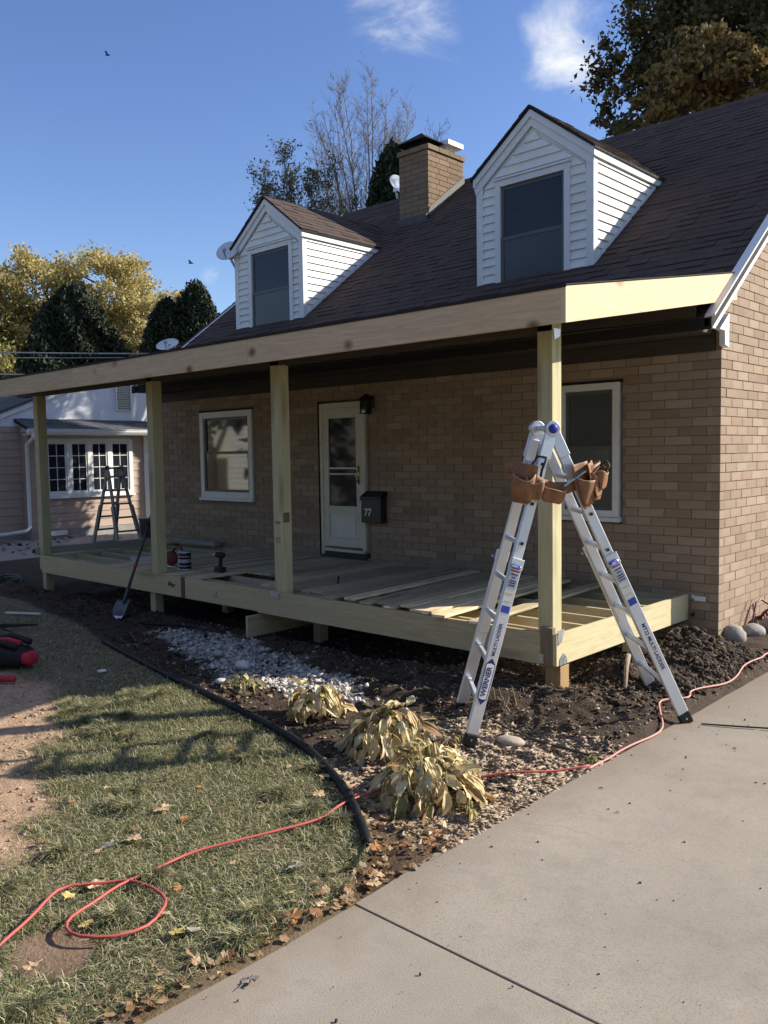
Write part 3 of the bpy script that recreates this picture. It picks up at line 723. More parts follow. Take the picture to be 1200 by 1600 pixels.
def gz(x, y):
    x = np.asarray(x, float); y = np.asarray(y, float)
    z = -.30 + .022 * (fbm(x * .9 + 50, y * .9 + 50) - .5) * 2
    bed = sstep(-.02, .14, y - edge_y(x)) * sstep(.72, .66, x) * sstep(-11.5, -10.5, x)
    rough = fbm(x * 5.5 + 9, y * 5.5 + 30, 5) - .5
    z = z + bed * (-.02 + .05 * rough)
    bank = sstep(-3.47, -3.27, y + .12 * (fbm(x * 2 + 3, y * 2, 3) - .5)) * sstep(-2.6, -1.2, x) * sstep(.72, .6, x)
    z = z + .075 * bank
    m = 0
    for a, b, h, sx, sy in MOUNDS: m = m + h * np.exp(-((x - a) / sx) ** 2 - ((y - b) / sy) ** 2)
    z = z + m * (.58 + 1.5 * (fbm(x * 9 + 4, y * 9 + 70, 4) - .35)) * sstep(.72, .55, x)
    under = sstep(-2.55, -2.2, y) * sstep(-.36, -.7, x) * sstep(-10, -9.5, x)
    z = z - under * .10
    soil = sstep(.05, .4, y - edge_y(x)) * sstep(-2.0, -2.6, y) * sstep(.68, .3, x)
    z = z + soil * .095 * (fbm(x * 12 + 8, y * 12 + 5, 4) - .5)
    ddx = x + 2.84; ddy = y + 5.55
    dirt = sstep(-.15, .3, ddx * -.52 + ddy * -.855)
    z = z + dirt * .03 * (fbm(x * 7, y * 7 + 40, 4) - .5) * sstep(-9, -7, x)
    right = sstep(.70, .73, x)
    z = z * (1 - right) + right * (-.42)
    far = sstep(-13, -15, x)
    return z * (1 - far) + far * -.36
def masks(x, y):
    n1 = fbm(x * 1.3 + 5, y * 1.3 + 80, 4); n2 = fbm(x * 4 + 20, y * 4 + 3, 4)
    e = y - edge_y(x) + .08 * (n2 - .5)
    lawn = sstep(.03, -.05, e)
    sdl = (x + 2.84) * -.52 + (y + 5.55) * -.855 + .12 + (n1 - .5) * .7 + (n2 - .5) * .35
    sandy = sstep(-.06, .16, sdl) * sstep(-6.4, -5.2, x) * sstep(2.55, 2.15, np.hypot(x + 3.2, y + 6.7)) * sstep(-5.0, -5.3, y + .3 * (n1 - .5))
    pat = sstep(.24, .12, np.hypot((x - .02) * .8, y + 7.03) + .1 * (n2 - .5))
    grass = lawn * (1 - sandy) * (1 - pat)
    dry = sstep(.40, .62, n1) * .5 + sstep(-2.2, -4.0, x) * .45 + .8 * sstep(.8, .35, np.hypot((x + 3.0) / 1.3, (y + 4.9) / .75))
    wear = sstep(-3.0, -4.2, x) * .68 + sstep(.75, .3, np.hypot((x + 3.0) / 1.1, (y + 4.85) / .6)) * .5
    edgeleaf = sstep(.40, .72, x + .12 * (n2 - .5)) * sstep(-5.1, -5.5, y)
    dens = grass * np.clip(1 - wear - .75 * edgeleaf - .5 * sstep(.55, .75, n2), 0, 1) + .05 * lawn * sstep(.5, .6, n2)
    # pale limestone chips along the old bed, tan gravel by the ladder
    t = np.clip((x + 5.1) / 3.6, 0, 1); yc = -2.95 - .85 * t + .1 * (n1 - .5)
    whiteg = sstep(.52, .18, np.abs(y - yc) / (.75 + .35 * np.sin(np.clip(t, 0, 1) * 3.1)) + .5 * (n2 - .45)) * sstep(-5.6, -5.0, x) * sstep(-1.35, -1.8, x) * (1 - lawn)
    tang = sstep(-.85, -.35, x + .4 * (n2 - .5)) * sstep(-3.32, -3.5, y + .15 * (n2 - .5)) * (1 - lawn) * sstep(-5.6, -5.0, y)
    leaf = (sstep(-5.02, -5.25, y) * (1 - lawn) + edgeleaf * lawn) * sstep(-.6, .1, x)
    return grass, sandy + .4 * pat, dens, whiteg, tang, leaf, np.clip(dry, 0, 1), lawn
def axis_pts(a, b, step, lo, hi):
    c = np.arange(a, b + 1e-6, step); l = []; v = a; s = step
    while v > lo: s *= 1.35; v -= s; l.append(v)
    h = []; v = c[-1]; s = step
    while v < hi: s *= 1.35; v += s; h.append(v)
    return np.concatenate([l[::-1], c, h])
gx = axis_pts(-9.6, .76, .034, -900, 900); gy = axis_pts(-8.0, .2, .034, -900, 900)
X, Y = np.meshgrid(gx, gy, indexing='ij'); Z = gz(X, Y)
gr, sa, de, wg, tg_, lf_, dry_, lawn_ = masks(X, Y)
nx, ny = X.shape
idx = np.arange(nx * ny).reshape(nx, ny)
quads = np.stack([idx[:-1, :-1], idx[1:, :-1], idx[1:, 1:], idx[:-1, 1:]], -1).reshape(-1, 4)
def ground_mat():
    t = NT('soil and turf'); v = t.obj()
    A = t.n('Attribute'); A.attribute_name = 'ma'; B = t.n('Attribute'); B.attribute_name = 'mb'
    sa_ = t.n('SeparateColor'); t.l(A.outputs['Color'], sa_.inputs[0]); sb_ = t.n('SeparateColor'); t.l(B.outputs['Color'], sb_.inputs[0])
    n = t.noise(v, 7, 7, .65); f = t.noise(v, 55, 5, .7); g = t.noise(v, 1.4, 4)
    soil = t.mix(t.rng(n, .3, .72), (.028, .0205, .015), (.095, .068, .048)); soil = t.mix(t.rng(f, .5, .75, 0, .8), soil, (.13, .098, .07))
    soil = t.mix(t.rng(g, .45, .65, 0, .5), soil, (.06, .044, .033))
    turf = t.mix(t.rng(f, .35, .7), (.12, .095, .06), (.32, .25, .16)); turf = t.mix(t.rng(n, .4, .65, 0, .5), turf, (.10, .105, .045))
    sand = t.mix(t.rng(n, .3, .7), (.34, .215, .13), (.52, .36, .235)); sand = t.mix(t.rng(f, .5, .78, 0, .8), sand, (.62, .47, .34)); sand = t.mix(t.rng(f, .28, .42, .7, 0), sand, (.10, .065, .04))
    wh = t.mix(t.rng(f, .4, .62), (.10, .085, .07), (.50, .47, .43)); ta = t.mix(t.rng(f, .4, .65), (.20, .155, .11), (.42, .345, .26))
    c = t.mix(sa_.outputs[0], soil, turf); c = t.mix(sa_.outputs[1], c, sand); c = t.mix(t.math('MULTIPLY', sa_.outputs[2], .8), c, wh); c = t.mix(sb_.outputs[0], c, ta)
    c = t.mix(t.math('MULTIPLY', sb_.outputs[1], .6), c, (.12, .075, .04))
    t.bump(t.math('ADD', f, n), .8, .02); return t.done(c, .95, 0, .15)
ground = np_obj('ground', np.stack([X, Y, Z], -1).reshape(-1, 3), [quads], ground_mat(), None, True,
                {'ma': np.stack([gr, sa, wg], -1).reshape(-1, 3), 'mb': np.stack([tg_, lf_, de], -1).reshape(-1, 3)})
tag(ground, 'ground of dark dug soil, worn lawn and bare sandy earth', None, None, 'structure')
def g1(x, y): return float(gz(x, y))

# driveway of cast slabs
def concrete(name, a, b):
    t = NT(name); v = t.obj(); n = t.noise(v, .9, 6, .6); m = t.noise(v, 5, 6, .62); f = t.noise(v, 130, 3, .6)
    c = t.mix(t.rng(n, .3, .7), a, b); c = t.mix(t.rng(m, .5, .78, 0, .5), c, tuple(q * .72 for q in a)); c = t.mix(t.rng(m, .2, .4, .35, 0), c, tuple(min(1, q * 1.2) for q in b))
    sp = t.n('TexVoronoi'); t.l(v, sp.inputs['Vector']); sp.inputs['Scale'].default_value = 34
    spn = t.noise(v, 2.3, 2)
    c = t.mix(t.math('MULTIPLY', t.rng(sp.outputs['Distance'], .05, .16, 1, 0), t.rng(spn, .45, .6, 0, .55)), c, (.15, .125, .10))
    c = t.mix(t.rng(f, .48, .72, 0, .6), c, tuple(q * .55 for q in a))
    st = t.noise(v, .33, 5, .6, .8); c = t.mix(t.rng(st, .48, .66, 0, .38), c, tuple(q * .66 for q in a))
    ck = t.n('TexVoronoi', feature='DISTANCE_TO_EDGE'); dv = t.n('VectorMath', operation='ADD'); t.l(v, dv.inputs[0]); nv = t.n('TexNoise'); nv.inputs['Scale'].default_value = 3.5; t.l(v, nv.inputs['Vector']); sv = t.n('VectorMath', operation='SCALE'); t.l(nv.outputs['Color'], sv.inputs[0]); sv.inputs['Scale'].default_value = .22; t.l(sv.outputs[0], dv.inputs[1]); t.l(dv.outputs[0], ck.inputs['Vector']); ck.inputs['Scale'].default_value = .28
    c = t.mix(t.math('MULTIPLY', t.rng(ck.outputs['Distance'], .0008, .0022, 1, 0), t.rng(n, .5, .65, 0, .3)), c, tuple(q * .35 for q in a))
    sx = t.n('SeparateXYZ'); t.l(v, sx.inputs[0]); ed = t.math('ADD', sx.outputs['X'], t.math('MULTIPLY', t.math('SUBTRACT', m, .5), .9))
    c = t.mix(t.rng(ed, .70, .98, .55, 0), c, (.20, .155, .115))
    t.bump(t.math('ADD', f, t.math('MULTIPLY', m, .6)), .35, .004); return t.done(c, .88, 0, .25)
M['conc'] = concrete('driveway concrete', (.275, .238, .187), (.345, .302, .243))
drv = bpy.data.objects.new('driveway', None); COL.objects.link(drv); drv.location = (2.6, -6, -.3); WO[drv] = drv.location.copy(); tag(drv, 'pale concrete driveway beside the lawn and house', None, None, 'structure')
ys = [-16.75, -13.15, -9.55, -5.95, -2.35, 1.25, 4.85, 8.45, 12.05]
for i in range(len(ys) - 1):
    for x0, x1 in ((.70, 4.4), (4.41, 8.1)):
        # irregular cast edge on the lawn side
        y = ys[i] + .0025; pts = []
        if x0 < 1:
            yy = y
            while yy < ys[i + 1] - .0025: pts.append((x0 + .028 * (float(fbm(yy * 1.7 + 3, 5.5, 3)) - .5) + (-.04 * math.exp(-((yy + 5.25) / .35) ** 2)), yy)); yy += .12
            pts.append((x0, ys[i + 1] - .0025))
        else: pts = [(x0, y), (x0, ys[i + 1] - .0025)]
        poly = [(x1, ys[i + 1] - .0025), (x1, y)]
        part('slab', MB().prism(pts + poly, 'z', -.42, -.30 + (.004 if i % 2 else 0)), M['conc'], drv, bevel=.004)
part('joint_fill', MB().box(.76, 8.05, -16.7, 12, -.43, -.325), flat('joint filler', (.05, .042, .035), .95), drv)

# ---------------------------------------------------------------- scatter meshes
def soup(name, P, base_v, base_f, scale, rot, mat, label, extra=None, smooth=False):
    """copies of a small base mesh as one object. rot (n,3,3)"""
    bv = np.asarray(base_v, float); n = len(P)
    V = np.einsum('nij,kj->nki', rot, bv) * scale[:, None, None] if scale.ndim == 1 else np.einsum('nij,nkj->nki', rot, bv[None] * scale[:, None, :])
    V = V + P[:, None, :]
    off = (np.arange(n) * len(bv))[:, None, None]
    Fs = [(np.asarray(f)[None] + off).reshape(-1, np.asarray(f).shape[1]) for f in base_f]
    o = np_obj(name, V.reshape(-1, 3), Fs, mat, None, smooth)
    tag(o, label, None, None, 'stuff'); return o
def rotz(a, tx=None, ty=None):
    n = len(a); c, s = np.cos(a), np.sin(a); z = np.zeros(n); o = np.ones(n)
    R = np.stack([np.stack([c, -s, z], -1), np.stack([s, c, z], -1), np.stack([z, z, o], -1)], 1)
    if tx is not None:
        c, s = np.cos(tx), np.sin(tx); R = R @ np.stack([np.stack([o, z, z], -1), np.stack([z, c, -s], -1), np.stack([z, s, c], -1)], 1)
    return R
def ico(sub=0, jitter=.18, seed=1):
    r = np.random.default_rng(seed); p = (1 + 5 ** .5) / 2
    v = np.array([(-1, p, 0), (1, p, 0), (-1, -p, 0), (1, -p, 0), (0, -1, p), (0, 1, p), (0, -1, -p), (0, 1, -p), (p, 0, -1), (p, 0, 1), (-p, 0, -1), (-p, 0, 1)]) / 1.9
    f = np.array([(0, 11, 5), (0, 5, 1), (0, 1, 7), (0, 7, 10), (0, 10, 11), (1, 5, 9), (5, 11, 4), (11, 10, 2), (10, 7, 6), (7, 1, 8), (3, 9, 4), (3, 4, 2), (3, 2, 6), (3, 6, 8), (3, 8, 9), (4, 9, 5), (2, 4, 11), (6, 2, 10), (8, 6, 7), (9, 8, 1)])
    for _ in range(sub):
        e = {}; v = list(map(np.array, v)); nf = []
        def mid(a, b):
            k = (min(a, b), max(a, b))
            if k not in e: m = v[a] + v[b]; v.append(m / np.linalg.norm(m)); e[k] = len(v) - 1
            return e[k]
        for a, b, c in f: ab, bc, ca = mid(a, b), mid(b, c), mid(c, a); nf += [(a, ab, ca), (b, bc, ab), (c, ca, bc), (ab, bc, ca)]
        v = np.array([q / np.linalg.norm(q) for q in v]); f = np.array(nf)
    v = v * (1 + r.normal(0, jitter, len(v)))[:, None]
    return v, f
def sample(n, x0, x1, y0, y1, fn):
    x = nr.uniform(x0, x1, n); y = nr.uniform(y0, y1, n); k = nr.random(n) < fn(x, y); return x[k], y[k]
def stones(name, x, y, smin, smax, mat, label, seed=1, flatz=.6, sink=.3):
    v, f = ico(0, .36, seed); n = len(x); s = smin + (smax - smin) * nr.random(n) ** 3
    sc = np.stack([s * nr.uniform(.55, 1.5, n), s * nr.uniform(.55, 1.5, n), s * flatz * nr.uniform(.7, 1.2, n)], -1)
    P = np.stack([x, y, gz(x, y) + sc[:, 2] * sink], -1)
    return soup(name, P, v, [f], sc, rotz(nr.uniform(0, 6.28, n), nr.normal(0, .35, n)), mat, label)
def stone_mat(name, stops, rough=.9):
    t = NT(name); c = t.ramp(t.rand(), stops); v = t.obj(); n = t.noise(v, 70, 4); c = t.mix(t.rng(n, .4, .75, 0, .45), c, (.09, .075, .06)); t.bump(n, .4, .004); return t.done(c, rough, 0, .2)
M['chips'] = stone_mat('limestone chips', [(0, (.40, .385, .36)), (.4, (.62, .60, .56)), (.75, (.48, .45, .40)), (1, (.22, .19, .155))])
M['gravel'] = stone_mat('tan gravel', [(0, (.40, .30, .20)), (.3, (.29, .215, .145)), (.6, (.50, .40, .29)), (.85, (.35, .265, .185)), (1, (.20, .145, .10))])
M['clod'] = stone_mat('dark soil clods', [(0, (.018, .0135, .010)), (.5, (.036, .027, .020)), (.8, (.075, .055, .038)), (1, (.16, .115, .075))], .98)
M['stone'] = simple('field stone', (.27, .245, .22), .85, 0, .3, 7, .5, 40)
x, y = sample(42000, -5.7, -1.2, -4.3, -2.5, lambda a, b: masks(a, b)[3] * .5); stones('limestone_chips', x, y, .005, .030, M['chips'], 'pale limestone chips spilled through the dark bed', 2, .45)
x, y = sample(62000, -1.0, .70, -5.3, -3.3, lambda a, b: masks(a, b)[4] * .62); stones('tan_gravel', x, y, .004, .019, M['gravel'], 'tan gravel around the ladder foot', 3, .6)
soilfn = lambda a, b: sstep(.04, .2, b - edge_y(a)) * sstep(.70, .6, a) * (1 - .7 * masks(a, b)[3])
x, y = sample(60000, -9.5, .70, -5.2, -.0, lambda a, b: soilfn(a, b) * (.12 + .6 * sstep(.45, .6, fbm(a * 3, b * 3)))); stones('soil_clods', x, y, .004, .024, M['clod'], 'dark clods of dug soil along the porch', 4, .75)
x, y = sample(26000, -1.6, .68, -3.5, -.6, lambda a, b: soilfn(a, b) * (.1 + .6 * sstep(.42, .62, fbm(a * 2.3 + 11, b * 2.3)))); stones('bed_pebbles', x, y, .004, .014, stone_mat('brown bed grit', [(0, (.20, .145, .10)), (.5, (.30, .22, .15)), (.8, (.12, .085, .06)), (1, (.42, .33, .24))]), 'brown grit and bark over the lit soil by the ladder', 8, .5)
x, y = sample(9000, -5.6, .68, -5.1, -.2, lambda a, b: soilfn(a, b) * .35); stones('bed_pebbles', x, y, .006, .018, M['gravel'], 'small pebbles and bark scattered in the bed', 5, .5)
mx_ = [m for m in MOUNDS if m[0] > -.4 and m[1] > -2.6]
xs_, ys_ = [], []
for a, b, h, sx, sy in mx_:
    k = 5000; xs_.append(nr.normal(a, sx * .65, k)); ys_.append(nr.normal(b, sy * .65, k))
x = np.concatenate(xs_); y = np.concatenate(ys_); k = x < .62; stones('mound_clods', x[k], y[k], .003, .024, M['clod'], 'lumpy dark soil heaped by the brick corner', 6, .8)
def roots():
    mb = MB()
    for i in range(420):
        if i < 170: a, b, *_ = MOUNDS[rnd.randrange(6)]; x, y = a + rnd.gauss(0, .22), b + rnd.gauss(0, .2)
        else: x, y = rnd.uniform(-3.2, .6), rnd.uniform(-3.6, -2.6)
        if x > .6: continue
        z = g1(x, y) + .012; an = rnd.uniform(0, 6.28); L = rnd.uniform(.02, .09); d = Vector((math.cos(an) * L, math.sin(an) * L, 0)); p = Vector((x, y, z))
        mb.tube([p, p + d * .5 + Vector((rnd.uniform(-.01, .01), 0, rnd.uniform(0, .03))), p + d + Vector((0, 0, rnd.uniform(-.01, .02)))], [.003, .0025, .0012], 3, False)
    o = link('root_fibres', mb.mesh('root_fibres', simple('root fibre', (.30, .22, .14), .9, 0, .3, 20))); tag(o, 'pale root fibres and sticks in the dug soil', None, None, 'stuff')
roots()
x, y = sample(5200, -5, -.6, -7.4, -4.8, lambda a, b: masks(a, b)[1] * .6); stones('earth_crumbs', x, y, .005, .022, stone_mat('sandy crumbs', [(0, (.42, .30, .20)), (.5, (.30, .20, .125)), (1, (.55, .43, .32))]), 'sandy crumbs over the bare earth', 7, .6)

# ---------------------------------------------------------------- grass
def grass():
    vs, cs = [], []
    def field(n, x0, x1, y0, y1, l0, l1, w, seed):
        x, y = sample(n, x0, x1, y0, y1, lambda a, b: masks(a, b)[2] * (.15 + 1.1 * vnoise(a * 5 + 3, b * 5)))
        k = len(x); L = nr.uniform(l0, l1, k); a = nr.uniform(0, 6.283, k) + 1.2 * (fbm(x * 2.2, y * 2.2) - .5)
        ln = np.clip(nr.normal(1.12, .34, k), .1, 1.5)     # lean from upright
        d = np.stack([np.cos(a), np.sin(a)], -1); p = np.stack([-d[:, 1], d[:, 0]], -1) * (w * nr.uniform(.6, 1.3, k))[:, None]
        z = gz(x, y) - .004
        def pt(t, lean, side):
            h = L * t * np.cos(lean); r = L * t * np.sin(lean)
            return np.stack([x + d[:, 0] * r + p[:, 0] * side, y + d[:, 1] * r + p[:, 1] * side, z + h + .006], -1)
        V = np.stack([pt(0, ln, -.5), pt(0, ln, .5), pt(.55, ln, .42), pt(.55, ln, -.42), pt(1, np.minimum(ln + .45, 1.56), 0)], 1)
        return V
    a = field(270000, -3.3, .62, -8.0, -4.4, .03, .085, .0042, 1); b = field(150000, -9.6, -3.2, -7.5, -3.5, .03, .07, .006, 2)
    def tufts(n, l0, l1):
        cx, cy = sample(900, -3.2, .6, -7.8, -4.6, lambda a, b: masks(a, b)[0] * (.08 + .9 * sstep(.55, .7, fbm(a * 1.7 + 40, b * 1.7))) * .5)
        k = nr.integers(0, len(cx), n); a = nr.uniform(0, 6.283, n); x = cx[k] + nr.normal(0, .022, n); y = cy[k] + nr.normal(0, .022, n); L = nr.uniform(l0, l1, n); ln = np.clip(np.abs(nr.normal(.6, .4, n)), .05, 1.4)
        d = np.stack([np.cos(a), np.sin(a)], -1); p = np.stack([-d[:, 1], d[:, 0]], -1) * .0046; z = gz(x, y)
        def pt(t, lean, s): return np.stack([x + d[:, 0] * L * t * np.sin(lean) + p[:, 0] * s, y + d[:, 1] * L * t * np.sin(lean) + p[:, 1] * s, z + L * t * np.cos(lean)], -1)
        return np.stack([pt(0, ln, -.5), pt(0, ln, .5), pt(.55, ln, .42), pt(.55, ln, -.42), pt(1, np.minimum(ln + .55, 1.56), 0)], 1)
    V = np.concatenate([a, b, tufts(26000, .05, .12)]); n = len(V); off = (np.arange(n) * 5)[:, None]
    q = np.array([[0, 1, 2, 3]]) + off; t = np.array([[3, 2, 4]]) + off
    m = leafy('grass blades', [(0, (.085, .115, .035)), (.3, (.14, .165, .06)), (.5, (.22, .215, .10)), (.7, (.40, .35, .20)), (1, (.55, .47, .31))], .6, .2)
    o = np_obj('grass', V.reshape(-1, 3), [q, t], m); tag(o, 'short worn grass of the front lawn', None, None, 'stuff')
grass()

# ---------------------------------------------------------------- leaves
def leaf_shape(seed, lobes=5):
    r = random.Random(seed); pts = []
    for i in range(22):
        a = math.pi * 2 * i / 22; q = abs(math.sin(a * lobes / 2 + .3)); rr = .66 + .34 * q * r.uniform(.7, 1.1); 
        pts.append((rr * math.cos(a) * .8, rr * math.sin(a)))
    vs = [(0, 0, .06)] + [(x, y, r.uniform(-.05, .28) * (x * x + y * y)) for x, y in pts]
    fs = [(0, i + 1, (i + 1) % 22 + 1) for i in range(22)]
    return vs, fs
LEAFPAL = [(0, (.24, .145, .07)), (.25, (.36, .235, .12)), (.5, (.18, .095, .045)), (.7, (.44, .34, .20)), (.88, (.30, .125, .05)), (1, (.24, .185, .12))]
M['dryleaf'] = leafy('dry fallen leaf', LEAFPAL, .7, .15)
M['yleaf'] = leafy('yellow fallen leaf', [(0, (.55, .42, .14)), (1, (.62, .47, .18))], .7, .15); M['rustleaf'] = leafy('rust fallen leaf', [(0, (.42, .19, .07)), (1, (.48, .24, .09))], .7, .15); M['tanleaf'] = leafy('tan fallen leaf', [(0, (.52, .35, .19)), (1, (.56, .40, .24))], .7, .15); M['paleleaf'] = leafy('pale underside leaf', [(0, (.30, .26, .21)), (1, (.38, .33, .27))], .7, .1)
for k in range(4):
    v, f = leaf_shape(40 + k); v = [(a * 1.0, b, c) for a, b, c in v]
    n = 230 if k < 3 else 150
    x, y = sample(n * 6, -.6, .71, -8.0, -5.05, lambda a, b: np.clip(masks(a, b)[5], 0, 1) * .5); 
    s = nr.uniform(.010, .028, len(x))
    soup('leaf_litter', np.stack([x, y, gz(x, y) + .012 + nr.random(len(x)) * .02], -1), v, [np.array(f)], s, rotz(nr.uniform(0, 6.28, len(x)), nr.normal(0, .6, len(x))), M['dryleaf'], 'brown crumbled leaf litter along the driveway edge')
x, y = sample(1500, -5.5, .6, -5.2, -3.3, lambda a, b: (1 - masks(a, b)[7]) * .3); v, f = leaf_shape(51)
soup('bed_litter', np.stack([x, y, gz(x, y) + .01], -1), v, [np.array(f)], nr.uniform(.010, .028, len(x)), rotz(nr.uniform(0, 6.28, len(x)), nr.normal(0, .5, len(x))), M['dryleaf'], 'bits of dry leaf scattered over the bed')
LM = []
for k in range(5):
    v, f = leaf_shape(60 + k, 5); LM.append((v, f))
def fallen(x, y, size, mat, label, group=None, k=0, z=None):
    v, f = LM[k % 5]; me = MB().add([(a * size, b * size, c * size + .0) for a, b, c in v], f)
    me.tube([(-.5 * size, 0, .02 * size), (-.9 * size, .05 * size, .08 * size), (-1.35 * size, .0, .05 * size)], .0014, 4)
    m = me.mesh('fallen_leaf', mat)
    o = link('fallen_leaf', m, None, Matrix.Translation((x, y, (g1(x, y) + .035 if z is None else z))) @ Matrix.Rotation(rnd.uniform(0, 6.28), 4, 'Z') @ Matrix.Rotation(rnd.uniform(-.3, .3), 4, 'X'))
    tag(o, label, 'leaf', group); return o
fallen(-.81, -5.98, .065, M['tanleaf'], 'large tan maple leaf lying alone mid lawn', k=0)
fallen(-.59, -6.29, .052, M['tanleaf'], 'tan curled leaf on the grass near the big cord loop', k=1)
fallen(-.30, -6.67, .05, M['tanleaf'], 'tan leaf lying against the cord where the loop crosses', k=2)
fallen(-.30, -6.80, .035, M['yleaf'], 'small yellow leaf just inside the cord beside the loop', k=3)
fallen(.33, -6.64, .042, M['yleaf'], 'yellow leaf on the grass right of the cord loop', k=4)
fallen(.37, -6.58, .036, M['paleleaf'], 'grey pale leaf beside the yellow leaf right of the loop', k=1)
fallen(-.02, -6.86, .036, M['yleaf'], 'yellow leaf lying inside the cord loop', k=0)
fallen(-.62, -6.42, .05, M['paleleaf'], 'greyish upturned leaf on the lawn above the loop', k=3)
fallen(.28, -5.93, .05, M['paleleaf'], 'pale grey leaf near the driveway edge of the lawn', k=2)
fallen(.66, -5.78, .052, M['tanleaf'], 'tan leaf standing on the driveway edge by the slab joint', k=1)
fallen(.62, -6.25, .05, M['rustleaf'], 'rust brown leaf in the litter at the driveway edge', k=4)
fallen(.10, -7.16, .04, M['tanleaf'], 'tan leaf near the bare patch in the bottom corner of the lawn', k=2)
fallen(.80, -6.62, .045, M['paleleaf'], 'grey brown leaf on the very edge of the driveway', k=0, z=-.289)
fallen(1.22, -6.85, .05, M['yleaf'], 'yellow brown leaf lying out on the concrete', k=3, z=-.287)
fallen(-.27, -5.27, .05, M['tanleaf'], 'tan leaf against the black edging below the big plant', k=1)
fallen(-.45, -5.05, .045, M['tanleaf'], 'tan leaf on the grass left of the black edging', k=4)
for i in range(46):
    for _ in range(40):
        a, b = rnd.uniform(-2.6, .55), rnd.uniform(-7.2, -4.9)
        if masks(np.array(a), np.array(b))[7] > .5: break
    mt_, wd_ = rnd.choice(((M['dryleaf'], 'brown'), (M['tanleaf'], 'tan'), (M['rustleaf'], 'rust coloured')))
    side_ = 'near the driveway side' if a > -.4 else 'out in the middle of the lawn' if a > -1.5 else 'at the shaded far end of the lawn'
    fallen(a, b, rnd.uniform(.016, .03), mt_, 'small %s leaf lying %s' % (wd_, side_), 'small dry leaves on the lawn', i)
for i in range(22):
    for _ in range(60):
        a, b = rnd.uniform(-.1, .68), rnd.uniform(-7.0, -5.2)
        if float(np.clip(masks(np.array(a), np.array(b))[5], 0, 1)) > .45: break
    mt_, wd_ = rnd.choice(((M['dryleaf'], 'brown'), (M['tanleaf'], 'tan'), (M['rustleaf'], 'rust coloured'), (M['dryleaf'], 'brown')))
    fallen(a, b, rnd.uniform(.026, .042), mt_, 'curled %s leaf in the litter %s' % (wd_, 'below the biggest hosta' if b > -5.75 else 'where the lawn meets the driveway'), 'curled leaves in the driveway litter', i)
# crumbs and twigs on the concrete
tw = []
for i in range(16):
    a, b = rnd.uniform(.85, 3.2), rnd.uniform(-6.6, -1.2)
    L = rnd.uniform(.015, .035); an = rnd.uniform(0, 3.14)
    me = MB().tube([(a, b, -.291), (a + L * .5 * math.cos(an), b + L * .5 * math.sin(an), -.288), (a + L * math.cos(an), b + L * math.sin(an), -.291)], .003, 5).mesh('wood_chip', rnd.choice((M['woodY'], M['clod'], M['clod'])))
    tag(link('wood_chip', me), 'tiny chip of wood or dirt on the concrete driveway', 'debris', 'small chips on the driveway')
v, f = ico(0, .2, 9); x = nr.uniform(.75, 3.6, 700); y = nr.uniform(-7.2, -.5, 700); k = nr.random(700) < .35 + .65 * (x < 1.3); x, y = x[k], y[k]
s = .0015 + .006 * nr.random(len(x)) ** 4; soup('driveway_grit', np.stack([x, y, -.294 + s * 0], -1), v, [f], s, rotz(nr.uniform(0, 6.28, len(x))), M['clod'], 'specks of dirt on the concrete')
tw = thing('dry_twig', 'thin dark forked twig lying across the driveway joint', 'twig', (1.1, -2.6, -.29))
part('twig', MB().tube([(.86, -2.50, -.288), (1.1, -2.40, -.283), (1.42, -2.22, -.285), (1.7, -2.1, -.286)], [.006, .007, .007, .004], 6).tube([(1.3, -2.3, -.284), (1.34, -2.38, -.285), (1.33, -2.45, -.287)], .005, 5), flat('dark bark', (.03, .022, .017), .9), tw)
# ---------------------------------------------------------------- hostas
def hosta_leaf(kind, r):
    """withered ovate blade: base at the origin, runs out along +x and curls down; unit length"""
    rows = []; n = 9; m = 7; x = z = 0.0; a = r.uniform(-.1, .35); curl = r.uniform(.8, 2.0); wd = r.uniform(.20, .30); fold = r.uniform(.2, .9); tw = r.uniform(-.9, .9); ph = r.uniform(0, 6)
    tear = [r.uniform(.75, 1.05) for _ in range(n + 1)]
    for i in range(n + 1):
        t = i / n; st = 1 / n
        if i: x += math.cos(a) * st; z += math.sin(a) * st
        a -= curl * st * (1.4 if t > .5 else .7)
        w = max(.008, wd * math.sin(math.pi * min(1, t) ** .75) ** .9 * (1 if t < .8 else 1.02)) * tear[i]
        row = []
        for j in range(m):
            q = (j / (m - 1) - .5) * 2; s_ = q * w
            rip = (.035 * math.sin(t * 9 + ph + q * 2.5) + r.uniform(-.018, .018)) * abs(q) + .012 * math.cos(q * 9)
            yy = s_ * math.cos(tw * t) * (1 - .35 * fold * abs(q)); zz = abs(s_) * fold * .8 + rip + s_ * math.sin(tw * t)
            row.append((x - math.sin(a) * zz * .6, yy, z + math.cos(a) * zz))
        rows.append(row)
    return rows
